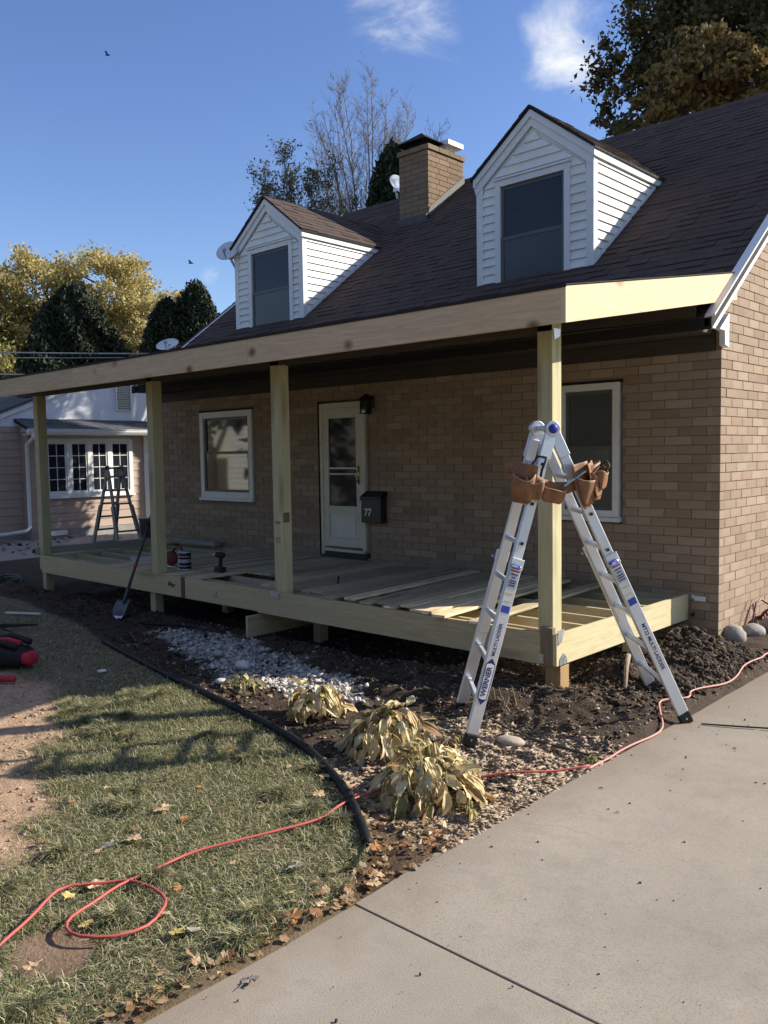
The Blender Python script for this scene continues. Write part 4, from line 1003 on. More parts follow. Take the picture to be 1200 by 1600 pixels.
def hosta_mat(name, stops):
    t = NT(name); c = t.ramp(t.rand(), stops); tc = t.n('TexCoord'); sx = t.n('SeparateXYZ'); t.l(tc.outputs['Object'], sx.inputs[0])
    w = t.math('SINE', t.math('MULTIPLY', sx.outputs['Y'], 60.0)); v = t.obj((3, 3, 3)); n = t.noise(v, 2.2, 4)
    c = t.mix(t.rng(w, .4, 1, 0, .16), c, (.28, .18, .07)); c = t.mix(t.rng(n, .5, .75, 0, .6), c, (.33, .19, .075))
    t.bump(w, .35, .01); t.put(t.b.inputs['Base Color'], c); t.b.inputs['Roughness'].default_value = .6; t.b.inputs['Specular IOR Level'].default_value = .25
    tr = t.n('BsdfTranslucent'); t.l(c, tr.inputs['Color']); ms = t.n('MixShader'); ms.inputs[0].default_value = .25
    t.l(t.b.outputs[0], ms.inputs[1]); t.l(tr.outputs[0], ms.inputs[2]); t.l(ms.outputs[0], t.out.inputs['Surface']); return t.m
M['hosta'] = hosta_mat('withered yellow hosta leaf', [(0, (.66, .54, .27)), (.3, (.78, .67, .40)), (.55, (.62, .46, .22)), (.75, (.70, .60, .32)), (1, (.76, .68, .47))])
M['hostag'] = hosta_mat('half green hosta leaf', [(0, (.25, .27, .09)), (.5, (.36, .34, .12)), (1, (.20, .23, .08))])
HV = []
M['hostab'] = hosta_mat('brown hosta leaf', [(0, (.30, .17, .07)), (.5, (.38, .23, .10)), (1, (.22, .13, .06))])
for k in range(16):
    g_ = MB().grid(hosta_leaf(k, random.Random(100 + k))); HV.append([g_.mesh('leaf', m, True) for m in (M['hosta'], M['hostag'], M['hostab'])])
def hosta(x, y, n, ln, R_, H_, green, label):
    z = g1(x, y); t = thing('hosta_plant', label, 'plant', (x, y, z), 'withered hostas in the bed')
    lob = [(rnd.uniform(-.35, .35) * R_, rnd.uniform(-.35, .35) * R_, rnd.uniform(.75, 1.1)) for _ in range(5)]; st = MB()
    for i in range(n):
        lx, ly, lh = rnd.choice(lob); a = rnd.uniform(0, 6.283); e = rnd.random() ** .8
        r0 = R_ * (.15 + .72 * math.sin(e * 1.57)); h = H_ * lh * (.16 + .84 * math.cos(e * 1.57)) * rnd.uniform(.8, 1.1)
        p = Vector((x + lx * .7 + r0 * math.cos(a), y + ly * .7 + r0 * math.sin(a), z + h)); s_ = ln * rnd.uniform(.6, 1.15)
        pitch = .15 + e * 1.15 + rnd.gauss(0, .3)          # leaves hang steeper towards the rim
        if rnd.random() < .07: pitch -= .9
        gq = rnd.random() < green * (.5 + 1.2 * e)
        mw = Matrix.Translation(p) @ Matrix.Rotation(a + rnd.gauss(0, .45), 4, 'Z') @ Matrix.Rotation(pitch, 4, 'Y') @ Matrix.Rotation(rnd.gauss(0, .55), 4, 'X') @ Matrix.Diagonal((s_, s_ * rnd.uniform(.75, 1.15), s_ * rnd.uniform(.7, 1.2), 1))
        link('leaf', HV[rnd.randrange(16)][2 if rnd.random() < .07 else 1 if gq else 0], t, mw)
        if i % 2 == 0:
            b = Vector((x + lx * .3, y + ly * .3, z - .02)); st.tube([b, b.lerp(p, .5) + Vector((0, 0, H_ * .14)), p], [.006, .005, .003], 5, False)
    part('stems', st, M['hostag'], t)['kind'] = 'stuff'
hosta(.19, -4.82, 230, .175, .31, .285, .16, 'biggest withered hosta clump beside the driveway')
hosta(-.60, -4.37, 170, .175, .26, .32, .05, 'tall golden hosta clump second from the driveway')
hosta(-1.50, -4.17, 110, .16, .23, .25, .06, 'rounded pale yellow hosta clump against the edging')
hosta(-2.66, -3.98, 42, .12, .17, .12, .3, 'small flattened hosta at the shade line')
hosta(-.26, -4.06, 16, .09, .07, .13, .2, 'tiny dried hosta sprig by the dark pipe end')
hosta(.60, -3.66, 12, .06, .05, .06, 1.0, 'small green weed at the driveway edge under the cable')

# ---------------------------------------------------------------- stones
def rock(x, y, z, sx, sy, sz, seed, label, mat=None, name='field_stone'):
    v, f = ico(2, .035, seed); me = bpy.data.meshes.new(name); me.from_pydata([(a * sx, b * sy, c * sz) for a, b, c in v], [], [tuple(q) for q in f]); me.materials.append(mat or M['stone']); me.shade_smooth()
    return tag(link(name, me, None, Matrix.Translation((x, y, z))), label, 'stone')
rock(.07, .22, -.205, .125, .13, .12, 1, 'sunlit round field stone at the foot of the brick corner')
rock(.12, .62, -.215, .13, .14, .085, 2, 'low flat field stone between two rounder ones by the side wall')
rock(.24, .90, -.20, .15, .16, .13, 3, 'big grey field stone in front of the hose coil')
rock(-3.13, -3.62, -.27, .075, .06, .05, 4, 'white broken rock lying in the dark bed', simple('white rock', (.55, .54, .52), .9, 0, .15, 20, .5, 60), 'white_rock')
rock(-3.75, -3.45, -.28, .06, .05, .035, 5, 'small pale rock on the soil left of the white rock', M['chips'], 'pale_rock')
rock(-2.83, -4.08, -.28, .075, .055, .025, 6, 'grey flat stone beside the small flattened hosta', M['chips'], 'flat_stone')
rock(.02, -3.72, -.285, .11, .075, .03, 7, 'flat triangular tan stone in the gravel by the ladder', simple('tan stone', (.36, .30, .24), .9, 0, .2, 20, .4, 60), 'flat_stone')
rock(-.52, -4.02, -.27, .09, .06, .05, 8, 'grey stone behind the tall golden hosta', M['chips'], 'grey_stone')

# ---------------------------------------------------------------- edging, hoses, cords
def ground_path(pts, dz, step=.05, wig=.0):
    P = [Vector((p[0], p[1], 0)) for p in pts]; out = []
    n = len(P)
    for i in range(n - 1):
        p0, p1, p2, p3 = P[max(i - 1, 0)], P[i], P[i + 1], P[min(i + 2, n - 1)]
        k = max(2, int((p2 - p1).length / step))
        for j in range(k):
            t = j / k; q = .5 * ((2 * p1) + (-p0 + p2) * t + (2 * p0 - 5 * p1 + 4 * p2 - p3) * t * t + (-p0 + 3 * p1 - 3 * p2 + p3) * t ** 3); out.append(q)
    out.append(P[-1])
    zs = [(-.30 if q.x > .70 else g1(q.x, q.y)) + dz + wig * (float(vnoise(np.array(q.x * 5), np.array(q.y * 5))) - .3) for q in out]
    zz = [sum(zs[max(0, i - 2):i + 3]) / len(zs[max(0, i - 2):i + 3]) for i in range(len(zs))]
    return [(q.x, q.y, z) for q, z in zip(out, zz)]
M['pipe'] = flat('black edging plastic', (.013, .013, .013), .62, 0, .2)
ed = thing('lawn_edging', 'black plastic edging curving between lawn and bed', 'edging', (-2.5, -4.45, -.3))
pth = ground_path([tuple(p) for p in EDGE[3:11]], .012)
n_ = len(pth); part('edging_tube', MB().tube([(a, b, c + .02 + .02 * (i / n_) ** 2 * (1 if i < n_ - 8 else .2)) for i, (a, b, c) in enumerate(pth)], .026, 10), M['pipe'], ed, True)
fl_ = MB(); rr_ = [[(a, b, c - .05), (a + .004, b + .004, c + .03)] for a, b, c in pth]; fl_.grid(rr_); part('edging_skirt', fl_, M['pipe'], ed, solid=.005)
pth2 = ground_path([(.36, -5.52), (.42, -5.62), (.47, -5.74)], .0); fl_ = MB().grid([[(a, b, c - .05), (a + .004, b, c + .05 - .03 * i / len(pth2))] for i, (a, b, c) in enumerate(pth2)])
part('edging_end', fl_, M['pipe'], ed, solid=.004)
M['cord'] = flat('red cord rubber', (.42, .085, .07), .55); M['cordp'] = flat('faded pink cord', (.55, .24, .2), .6); M['cable'] = flat('dark cable', (.05, .042, .035), .6)
def cord(name, pts, r, mat, label, cat, dz=.012, wig=.02):
    me = MB().tube(ground_path(pts, dz + r, .05, wig), r, 8).mesh(name, mat, True); return tag(link(name, me), label, cat)
c1 = [(-.02, -7.36), (-.13, -7.18), (-.22, -7.02), (-.36, -6.82), (-.33, -6.72), (-.27, -6.64), (-.21, -6.55), (-.05, -6.51), (.08, -6.53), (.15, -6.60), (.20, -6.70), (.17, -6.83), (.06, -6.93), (-.04, -6.94), (-.11, -6.88), (-.15, -6.76), (-.20, -6.60), (-.20, -6.40), (-.20, -6.19), (-.13, -5.97), (-.07, -5.78), (.00, -5.52), (-.03, -5.36), (-.05, -5.24), (-.03, -5.02), (.03, -4.85), (.13, -4.62), (.23, -4.43), (.47, -4.16), (.60, -3.98), (.69, -3.83)]
cord('extension_cord', c1, .0072, M['cord'], 'red extension cord looping on the lawn and running under the hostas', 'cord', .034, .015)
cord('extension_cord', [(.69, -3.84), (.675, -3.62), (.68, -3.42), (.70, -3.25), (.72, -3.0), (.70, -2.80), (.60, -2.62), (.50, -2.42), (.50, -2.30), (.60, -2.12), (.55, -1.95), (.60, -1.7), (.64, -1.51), (.64, -1.2), (.59, -.88), (.61, -.55), (.58, -.28), (.66, .2), (.6, .8)], .0075, M['cordp'], 'pinkish red cord along the driveway edge past the ladder foot', 'cord', .012, .01)
cord('thin_cable', [(-.62, -4.06), (-.42, -4.05), (-.25, -4.09)], .007, M['cable'], 'short dark cable stub in the gravel by the hosta', 'cable', .01, .0)
cord('thin_cable', [(-.72, -3.33), (-.52, -3.39), (-.15, -3.49), (.18, -3.56), (.45, -3.60), (.68, -3.62)], .0085, M['cable'], 'thin dark cable crossing the gravel to the driveway', 'cable', .02, .01)
cord('black_hose', [(-.33, -7.40), (-.42, -7.30), (-.5, -7.17), (-.62, -7.12)], .022, M['pipe'], 'black hose end at the bottom left edge of the lawn', 'hose', .01, 0)
cord('black_strip', [(-5.75, -3.15), (-5.3, -2.98), (-4.95, -2.86), (-4.65, -2.98), (-4.45, -3.1)], .02, M['pipe'], 'bent black plastic strip on the soil below the porch', 'edging', .03, .05)
# coiled hose by the side wall
hc = thing('hose_coil', 'tangled maroon hose coil against the side wall', 'hose', (.10, 1.35, -.2)); M['hose'] = flat('maroon hose rubber', (.16, .05, .045), .45)
hp = []
for i in range(260):
    a = i * .165; r0 = .34 + .06 * math.sin(i * .31); hp.append((.16 + .30 * r0 / .4 * math.cos(a) * .62, 1.32 + r0 * math.sin(a), -.17 + .10 * (i / 260) + .05 * math.sin(i * .47) + .04 * math.cos(a)))
part('hose_loops', MB().tube(hp, .012, 7), M['hose'], hc, True)
part('hose_end', MB().tube([(.08, .70, -.22), (.06, .82, -.08), (.05, .92, .04), (.06, 1.03, .07), (.1, 1.16, .0), (.16, 1.3, -.06)], .012, 7).tube([(.05, .5, -.26), (.05, .62, -.12), (.05, .74, .02), (.04, .84, .10)], .007, 6), M['hose'], hc, True)
ws = tag(link('white_stick', MB().bar((-7.85, -3.85, g1(-7.85, -3.85) + .03), (-7.35, -3.62, g1(-7.35, -3.62) + .03), .03, .02).mesh('white_stick', M['white'])), 'short white stick lying on the shaded lawn', 'stick')
tag(link('white_scrap', MB().box(-4.05, -4.0, -4.62, -4.55, g1(-4.0, -4.6) + .02, g1(-4.0, -4.6) + .035).mesh('white_scrap', M['white'])), 'tiny white scrap on the shaded lawn', 'scrap')
rt = thing('root_piece', 'pale broken root sticking out of the soil mound', 'root', (.0, -2.0, -.2))
part('root', MB().tube([(-.02, -1.9, -.02), (.02, -2.02, -.1), (.08, -2.15, -.2), (.1, -2.22, -.27)], [.022, .02, .016, .012], 8), simple('root bark', (.30, .23, .16), .9, 0, .3, 20), rt, True)
# uprooted stems left of the corner post
up = thing('uprooted_stems', 'bundle of dry uprooted stems at the soil bank edge', 'stems', (-.55, -3.2, -.25)); mb = MB()
for i in range(26):
    a = rnd.uniform(0, 6.28); b = Vector((-.42 + rnd.gauss(0, .06), -3.2 + rnd.gauss(0, .05), -.27)); d = Vector((math.cos(a) * rnd.uniform(.02, .14), math.sin(a) * rnd.uniform(.02, .10), rnd.uniform(.03, .2)))
    mb.tube([b, b + d * .6 + Vector((0, 0, .02)), b + d], [.006, .005, .003], 5)
part('stem', mb, simple('dry stem', (.23, .16, .10), .9, 0, .3, 20), up)['kind'] = 'stuff'

# ---------------------------------------------------------------- tool bag at the left edge
bg = thing('tool_bag', 'black and red open tool bag on the lawn', 'bag', (-4.95, -5.0, -.3)); M['cloth'] = simple('black nylon', (.012, .012, .013), .75, 0, .3, 20, .3, 200); M['redcloth'] = simple('red nylon', (.42, .02, .035), .6, 0, .2, 20)
gb = g1(-4.9, -5.0)
def bagrow(t, w, d, h): return (t, w, d, h)
def sweep(cx, cy, prof, ang):
    mb = MB(); n = 16; ca, sa_ = math.cos(ang), math.sin(ang); vs = []
    for u, w, h, zc in prof:
        for k in range(n):
            a = 2 * math.pi * k / n; q = lambda v: math.copysign(abs(v) ** .6, v)
            yy = w * q(math.cos(a)); zz = zc + h * q(math.sin(a)); vs.append((cx + u * ca - yy * sa_, cy + u * sa_ + yy * ca, gb + zz))
    m = len(prof); fs = [(i * n + k, i * n + (k + 1) % n, (i + 1) * n + (k + 1) % n, (i + 1) * n + k) for i in range(m - 1) for k in range(n)] + [tuple(range(n - 1, -1, -1)), tuple(range((m - 1) * n, m * n))]
    mb.add(vs, fs); return mb
ba = math.atan2(.22, .45)
part('bag_body', sweep(-5.05, -5.12, [(-.45, .10, .07, .09), (-.3, .15, .10, .12), (0, .16, .11, .13), (.28, .15, .09, .11), (.34, .12, .07, .10)], ba), M['cloth'], bg, True)
part('bag_end', sweep(-5.05, -5.12, [(.33, .10, .055, .10), (.36, .10, .06, .10), (.40, .09, .055, .09), (.412, .07, .04, .085)], ba), M['redcloth'], bg, True)
part('bag_flap', MB().tube([(-5.25, -5.12, gb + .23), (-5.0, -5.0, gb + .28), (-4.78, -4.92, gb + .24)], .035, 8).tube([(-5.15, -5.22, gb + .2), (-4.95, -5.16, gb + .26), (-4.72, -5.08, gb + .22)], .028, 8), M['cloth'], bg, True)
part('bag_lining', MB().tube([(-5.2, -5.17, gb + .22), (-4.95, -5.06, gb + .255), (-4.82, -5.0, gb + .23)], .03, 8), M['redcloth'], bg, True)
tag(link('red_tube', MB().lathe([(.02, 0), (.03, .01), (.03, .55), (.02, .56)], (-4.75, -5.58, gb + .035), (.78, .45, 0), 12).mesh('red_tube', M['redcloth'], True)), 'red tube lying in front of the tool bag', 'tube')
db = thing('dark_branch', 'dark broken branch on the shaded lawn above the tool bag', 'branch', (-6.6, -4.6, -.29))
part('branch', MB().tube([(-7.6, -5.1, g1(-7.6, -5.1) + .03), (-7.0, -4.55, g1(-7, -4.5) + .06), (-6.5, -4.05, g1(-6.5, -4.05) + .05)], [.03, .035, .012], 7).tube([(-7.0, -4.55, -.24), (-6.8, -4.5, -.2), (-6.4, -4.4, -.25)], [.02, .015, .008], 6), flat('dark bark', (.03, .025, .02), .9), db)

# ---------------------------------------------------------------- ladders
def ladder(name, label, FL, FR, BL, BR, TN, TF, full=True, metal=None, short=.58):
    """articulated trestle: near rails FL/FR and far rails BL/BR meet at hinges TN (near) and TF (far)"""
    metal = metal or M['alu']; base = (Vector(FL) + Vector(BR)) / 2; t = thing(name, label, 'ladder', base)
    FL, FR, BL, BR, TN, TF = map(Vector, (FL, FR, BL, BR, TN, TF))
    w = (TF - TN).normalized()
    def rail(a, b, width, th, u, v_, nm):
        d = b - a; side = (d.normalized().cross(w)).normalized()
        part(nm, MB().bar(a + d * u, a + d * v_, th, width, side), metal, t, bevel=.006)
    for F, B, sg in ((FL, BL, -1), (FR, BR, 1)):
        inN = F + w * .035; inB = B - w * .035
        for a, b, io, nm in ((F, TN, 0, 'outer_rail'), (B, TF, 0, 'outer_rail')): rail(a, b, .090, .032, .035, short, nm)
        for a, b, s in ((F, TN, 1), (B, TF, -1)):
            off = w * (.034 * s); rail(a + off, b + off * .35, .078, .03, .30, .965, 'inner_rail')
        # feet
        for a, b in ((F, TN), (B, TF)):
            d = (b - a).normalized(); part('foot', MB().bar(a - d * .005, a + d * .085, .042, .098, d.cross(w)), M['black'], t, bevel=.01)
            part('foot_bolt', MB().lathe([(.008, 0), (.008, .004)], a + d * .045 - w * .022, -w, 8), M['galv'], t)
        # rungs
        L = (TN - F).length
        for k in range(1, 8):
            u = k * .29 / L
            if u > .95: break
            p = F + (TN - F) * u; q = B + (TF - B) * u; dd = (q - p).normalized()
            if u < short: p0, q0 = p + dd * .012, q - dd * .012
            else: p0, q0 = p + dd * .03, q - dd * .03
            part('rung', MB().bar(p0, q0, .034, .034, (TN - F).normalized().cross(w)), metal, t, bevel=.005)
            if u > .3:
                sq = F + (TN - F) * u - w * .0175
                dr_ = (TN - F).normalized()
                if u > short: part('rung_end', MB().bar(sq + w * .0475 * .3 - w * .004, sq + w * .0475 * .3 - w * .006, .022, .022, dr_), M['black'], t)
        # lock levers near the top of the outer rails
        if full:
            for a, b, s in ((F, TN, -1), (B, TF, 1)):
                c = a + (b - a) * (short - .02); d = (b - a).normalized(); sd_ = d.cross(w)
                part('lock_lever', MB().bar(c + w * s * .022 - sd_ * .02, c + w * s * .05 + sd_ * .045, .022, .034, d), M['blue'], t, bevel=.006)
                part('lock_pin', MB().tube([c + w * s * .018 - sd_ * .03, c + w * s * .06 + sd_ * .06], .010, 8), M['galv'], t, True)
                part('rail_collar', MB().bar(a + (b - a) * (short - .03), a + (b - a) * (short + .005), .04, .098, sd_), metal, t, bevel=.004)
    # hinges
    for T_, s in ((TN, -1), (TF, 1)):
        part('hinge', MB().lathe([(.052, -.024), (.056, -.02), (.056, .02), (.052, .024)], T_, w, 24), metal, t)
        part('hinge_knob', MB().lathe([(.034, 0), (.034, .010), (.024, .020), (.0, .021)], T_ + w * s * .024, w * s, 16), M['blue'] if full else M['black'], t, True)
        for F_ in ((FL, FR) if s < 0 else (BL, BR)):
            d = (F_ - T_).normalized(); part('hinge_arm', MB().bar(T_ + d * .02 + w * s * .006, T_ + d * .22 + w * s * .006, .018, .088, d.cross(w)), metal, t, bevel=.005)
    part('hinge_tube', MB().tube([TN, TF], .02, 10), metal, t, True)
    return t
FL, FR, BL, BR = (-.177, -3.947, -.300), (.761, -2.514, -.300), (-.72, -3.35, -.315), (.25, -2.00, -.265)
TN, TF = (.10, -3.31, 1.885), (-.117, -3.167, 1.895)
LT = ladder('folding_ladder', 'large aluminium trestle ladder standing in front of the corner post', FL, FR, BL, BR, TN, TF)
# stickers on the two near rails
def on_rail(a, b, u, mesh, name, ang=0.0, du=0.0):
    a, b = Vector(a), Vector(b); w = (Vector(TF) - Vector(TN)).normalized(); d = (b - a).normalized(); wn = (w - d * w.dot(d)).normalized(); s = d.cross(wn)
    # local x along the rail downwards, local z out of the near face
    o_ = a + (b - a) * u - wn * .0168; X_ = d; Z_ = -wn; Y_ = Z_.cross(X_)
    R_ = Matrix((X_, Y_, Z_)).transposed().to_4x4(); link(name, mesh, LT, Matrix.Translation(o_ + Y_ * du) @ R_ @ Matrix.Rotation(ang, 4, 'Z'))
def rect(l, h, mat, nm='sticker', t=.0012): return MB().box(-l / 2, l / 2, -h / 2, h / 2, 0, t).mesh(nm, mat)
loz = MB().prism([(-.165, 0), (-.12, -.036), (.12, -.036), (.165, 0), (.12, .036), (-.12, .036)], 'z', 0, .0012).mesh('maker_badge', M['navy'])
loz2 = MB().prism([(-.120, -.030), (.120, -.030), (.128, 0), (.120, .030), (-.120, .030), (-.128, 0)], 'z', .0013, .0018).mesh('maker_badge', M['number'])
wtxt = text_mesh('WERNER', .052, M['navy'], .0008, 'lettering', .0010)
on_rail(FL, TN, .20, loz, 'maker_badge'); on_rail(FL, TN, .20, loz2, 'maker_badge')
def lift(me, dz):
    for v_ in me.vertices: v_.co.z += dz
    return me
on_rail(FL, TN, .20, lift(wtxt, .0028), 'lettering')
on_rail(FL, TN, .33, lift(text_mesh('MULTI LADDER', .034, M['navy'], .0006, 'lettering', .0008), .0008), 'lettering')
on_rail(FR, TN, .27, lift(text_mesh('MT22 MULTI LADDER', .040, M['navy'], .0006, 'lettering', .0008), .0008), 'lettering', math.pi)
for a in (FL, FR):
    on_rail(a, TN, .425, rect(.05, .062, M['bluelab']), 'sticker')
    on_rail(a, TN, .545, rect(.012, .07, M['red']), 'sticker'); on_rail(a, TN, .515, rect(.11, .07, M['label']), 'sticker')
    for q in (.535, .525, .515, .508, .50): on_rail(a, TN, q, lift(rect(.008, .05 if q != .525 else .03, M['navy']), .0013), 'sticker_print')
    on_rail(a, TN, .475, rect(.008, .06, M['yellow']), 'sticker'); on_rail(a, TN, .45, rect(.007, .05, M['yellow']), 'sticker')
lk = thing('cable_lock', 'black looped strap hanging on the upper left ladder rail', 'strap', (-.13, -3.5, 1.65))
mid = lambda a, b, t: Vector(a) + (Vector(b) - Vector(a)) * t
p = mid(FL, TN, .88); part('strap_loop', MB().tube([p + Vector((.06, -.03, .06)), p + Vector((.0, -.05, .07)), p + Vector((-.08, -.02, .0)), p + Vector((-.11, .02, -.12)), p + Vector((-.09, .0, -.18))], .008, 7).tube([p + Vector((.06, -.03, .06)), p + Vector((.03, -.045, -.02)), p + Vector((-.0, -.045, -.14)), p + Vector((-.04, -.04, -.22)), p + Vector((-.1, .0, -.26))], .009, 7), M['black'], lk, True)
# second ladder on the neighbour's patio
ladder('folding_ladder', 'dull aluminium trestle ladder open on the neighbouring patio', (-13.2, .22, -.3), (-11.95, .16, -.3), (-13.22, .74, -.3), (-11.98, .76, -.3), (-12.56, .30, 1.52), (-12.6, .64, 1.52), False, simple('aluminium darkened for shade', (.20, .20, .20), .6, .5, .15, 5))  # metal colour darkened to stand for back-lit shade

# ---------------------------------------------------------------- leather tool belt
tb = thing('tool_belt', 'tan leather tool belt with pouches hung around the ladder', 'tool belt', (.05, -3.35, 1.45))
def pouch(c, out, w, h, d, up=(0, 0, 1), mat=None, name='pouch', apron=True):
    """flat leather apron hung from the belt at c with a bulging open pocket sewn on it"""
    out = Vector(out).normalized(); up = Vector(up).normalized(); s = out.cross(up).normalized(); c = Vector(c); rows = []; n = 16
    ph = random.Random(int(abs(c.x) * 1e4)); k1, k2 = ph.uniform(0, 6), ph.uniform(.8, 1.3)
    for i in range(10):
        t = i / 9; hh = -h * (1 - t); ww = w * (.68 + .32 * min(1, t * 2.2) ** .5); dd = d * (.10 + .90 * math.sin(min(1, t * 1.15) * 1.5)) * (1 + .18 * t ** 5)
        row = []
        for k in range(n + 1):
            a = math.pi * k / n; sq = math.copysign(abs(math.cos(a)) ** .75, math.cos(a))
            q = 1 + .10 * math.sin(2.3 * a * k2 + k1 + t * 2); sag = -.24 * h * math.sin(a) ** 2 * t ** 2 + .06 * h * math.sin(a * 3 + k1) * t
            row.append(tuple(c + s * (-sq * ww / 2) + out * (math.sin(a) ** .7 * dd * q + .008) + up * (hh + sag)))
        rows.append(row)
    part(name, MB().grid(rows), mat or M['leather'], tb, True, solid=.005)
    if apron:
        bk = []
        for z in (-1.12, -1.0, -.6, -.2, .15, .34, .40):
            wv = .56 * (1 if z > -.8 else .80 if z > -1.05 else .55)
            bk.append([tuple(c + s * (x * w * wv) + out * (-.004 + .010 * math.sin(x * 2 + z * 3 + k1)) + up * z * h) for x in (-1, -.6, -.2, .2, .6, 1)])
        part('pouch_back', MB().grid(bk), mat or M['leather'], tb, True, solid=.005)
    part('stitching', MB().tube([Vector(p_) + up * .001 + out * .002 for p_ in rows[-1]], .0022, 5), M['stitch'], tb)
    part('stitching', MB().tube([Vector(rows[q][1]) + out * .004 for q in range(1, 10)], .0018, 4), M['stitch'], tb)
pn = lambda px, py, pz_: Vector((px, py, pz_))
strap = [(-.24, -3.42, 1.60), (-.16, -3.50, 1.62), (-.06, -3.55, 1.62), (.02, -3.55, 1.60), (.07, -3.50, 1.545), (.11, -3.44, 1.50), (.16, -3.38, 1.475), (.21, -3.30, 1.475), (.255, -3.235, 1.50), (.28, -3.20, 1.54), (.32, -3.13, 1.585), (.34, -3.06, 1.61), (.30, -3.0, 1.62), (.2, -2.98, 1.60)]
rows_ = [[tuple(Vector(p_) + Vector((0, 0, -.05)) + Vector((.004 * math.sin(i * 2), 0, 0))), tuple(Vector(p_)), tuple(Vector(p_) + Vector((0, 0, .035)))] for i, p_ in enumerate(strap)]
part('belt_strap', MB().grid(rows_), M['leather'], tb, True, solid=.006)
NW = -(Vector(TF) - Vector(TN)).normalized(); NW = Vector((.836, -.549, 0)); DH = Vector((.549, .836, 0))
pouch(Vector((.03, -3.545, 1.57)), NW * .75 - DH * .55, .155, .185, .055, NW * .1 + DH * .14 + Vector((0, 0, 1))); pouch(Vector((.085, -3.50, 1.535)), NW * .9 - DH * .35, .13, .14, .05, DH * .18 + Vector((0, 0, 1)), None, 'inner_pouch', False)
pouch(Vector((.165, -3.39, 1.475)), NW - DH * .05, .175, .11, .04, DH * .22 + Vector((0, 0, 1)), None, 'middle_pouch', False)
pouch(Vector((.285, -3.215, 1.555)), NW * .85 + DH * .4, .138, .215, .06, DH * -.22 + Vector((0, 0, 1))); pouch(Vector((.345, -3.11, 1.60)), NW * .6 + DH * .6, .13, .15, .05, DH * -.3 + Vector((0, 0, 1)), None, 'small_pouch', False)
pouch(Vector((.325, -3.14, 1.575)), NW * .6 + DH * .6, .14, .18, .03, DH * -.25 + Vector((0, 0, 1)), None, 'flat_pouch')
part('hammer_loop', MB().tube([(.37, -3.06, 1.56), (.41, -3.05, 1.62), (.38, -3.03, 1.65), (.33, -3.06, 1.62)], .008, 6), M['leatherdk'], tb, True)
part('belt_buckle', MB().bar((.20, -3.33, 1.48), (.30, -3.20, 1.585), .012, .055, NW), M['galv'], tb, bevel=.004)
part('buckle_stud', MB().lathe([(.022, 0), (.022, .008)], (.265, -3.265, 1.53), NW, 12), M['blue'], tb)
# ---------------------------------------------------------------- shovel and tools
sh = thing('shovel', 'long handled digging shovel leaning on the porch rim', 'shovel', (-6.44, -3.03, -.3))
hA, hB = Vector((-6.56, -2.86, -.10)), Vector((-6.86, -2.16, 1.14))
P1 = hA + (hB - hA) * .02
part('shaft', MB().tube([P1, hB], .019, 10), simple('dark fibreglass', (.055, .045, .04), .5, 0, .2, 20), sh, True)
part('grip', MB().tube([hA + (hB - hA) * .72, hB], .024, 10), M['black'], sh, True)
part('collar_band', MB().tube([hA + (hB - hA) * .31, hA + (hB - hA) * .35], .023, 10), M['redcloth'], sh, True)
d = (hB - hA).normalized(); rgt = d.cross(Vector((.3, -1, .4))).normalized(); nor = rgt.cross(d).normalized()
rows = []
for i in range(10):
    t = i / 9; ww = .112 * (1 if t < .55 else math.sqrt(max(0, 1 - ((t - .55) / .46) ** 2)))
    ww = max(ww, .012); row = []
    for k in range(9):
        u = (k / 8 - .5) * 2; row.append(tuple(hA + d * (.0 - .30 * t) + rgt * (u * ww) + nor * (.03 * (u * u) + .03 * math.sin(t * 3) - .02)))
    rows.append(row)
part('blade', MB().grid(rows), simple('shovel steel', (.10, .105, .11), .45, .6, .35, 9), sh, True, solid=.004)
part('blade_edge', MB().grid([[tuple(Vector(p) + nor * .004) for p in r[1:-1]] for r in rows[7:]]), M['alu'], sh, True, solid=.003)
part('socket', MB().tube([hA - d * .06 + nor * .005, hA + d * .05, hA + d * .22], [.016, .024, .021], 10), simple('socket steel', (.08, .08, .085), .5, .6, .3, 9), sh, True)
DZ = .2278
dl = thing('cordless_drill', 'black cordless drill standing on its battery on the deck', 'drill', (-5.66, -2.0, DZ))
part('battery', MB().box(-5.745, -5.60, -2.04, -1.95, DZ, DZ + .07), M['black'], dl, bevel=.008)
part('grip', MB().bar((-5.672, -1.995, DZ + .06), (-5.655, -1.995, DZ + .20), .042, .05, (1, 0, 0)), M['black'], dl, bevel=.012)
part('motor_housing', MB().lathe([(.02, -.07), (.036, -.06), (.037, .06), (.03, .075)], (-5.665, -1.995, DZ + .225), (-1, -.15, 0), 14), M['black'], dl, True)
part('chuck', MB().lathe([(.024, .07), (.024, .10), (.013, .125), (.004, .127)], (-5.665, -1.995, DZ + .225), (-1, -.15, 0), 12), M['galv'], dl, True)
part('trigger', MB().box(-5.70, -5.688, -2.0, -1.985, DZ + .14, DZ + .18), M['redcloth'], dl)
for k, (dz, lab) in enumerate(((0, 'lower black and silver nail coil tin on the deck'), (.125, 'upper black and silver nail coil tin, stacked on another'))):
    c = (-6.28, -2.12, DZ + dz); t = thing('nail_tin', lab, 'tin', c, 'stacked nail coil tins')
    part('tin_body', MB().lathe([(.085, .0), (.085, .018)], c, seg=22).lathe([(.085, .095), (.085, .118), (.07, .124)], c, seg=22), M['galv'], t, True)
    part('tin_band', MB().lathe([(.083, .018), (.083, .095)], c, seg=22), M['black'], t, True)
    part('tin_label', MB().lathe([(.0845, .045), (.0845, .058)], c, seg=22), M['galv'], t, True)
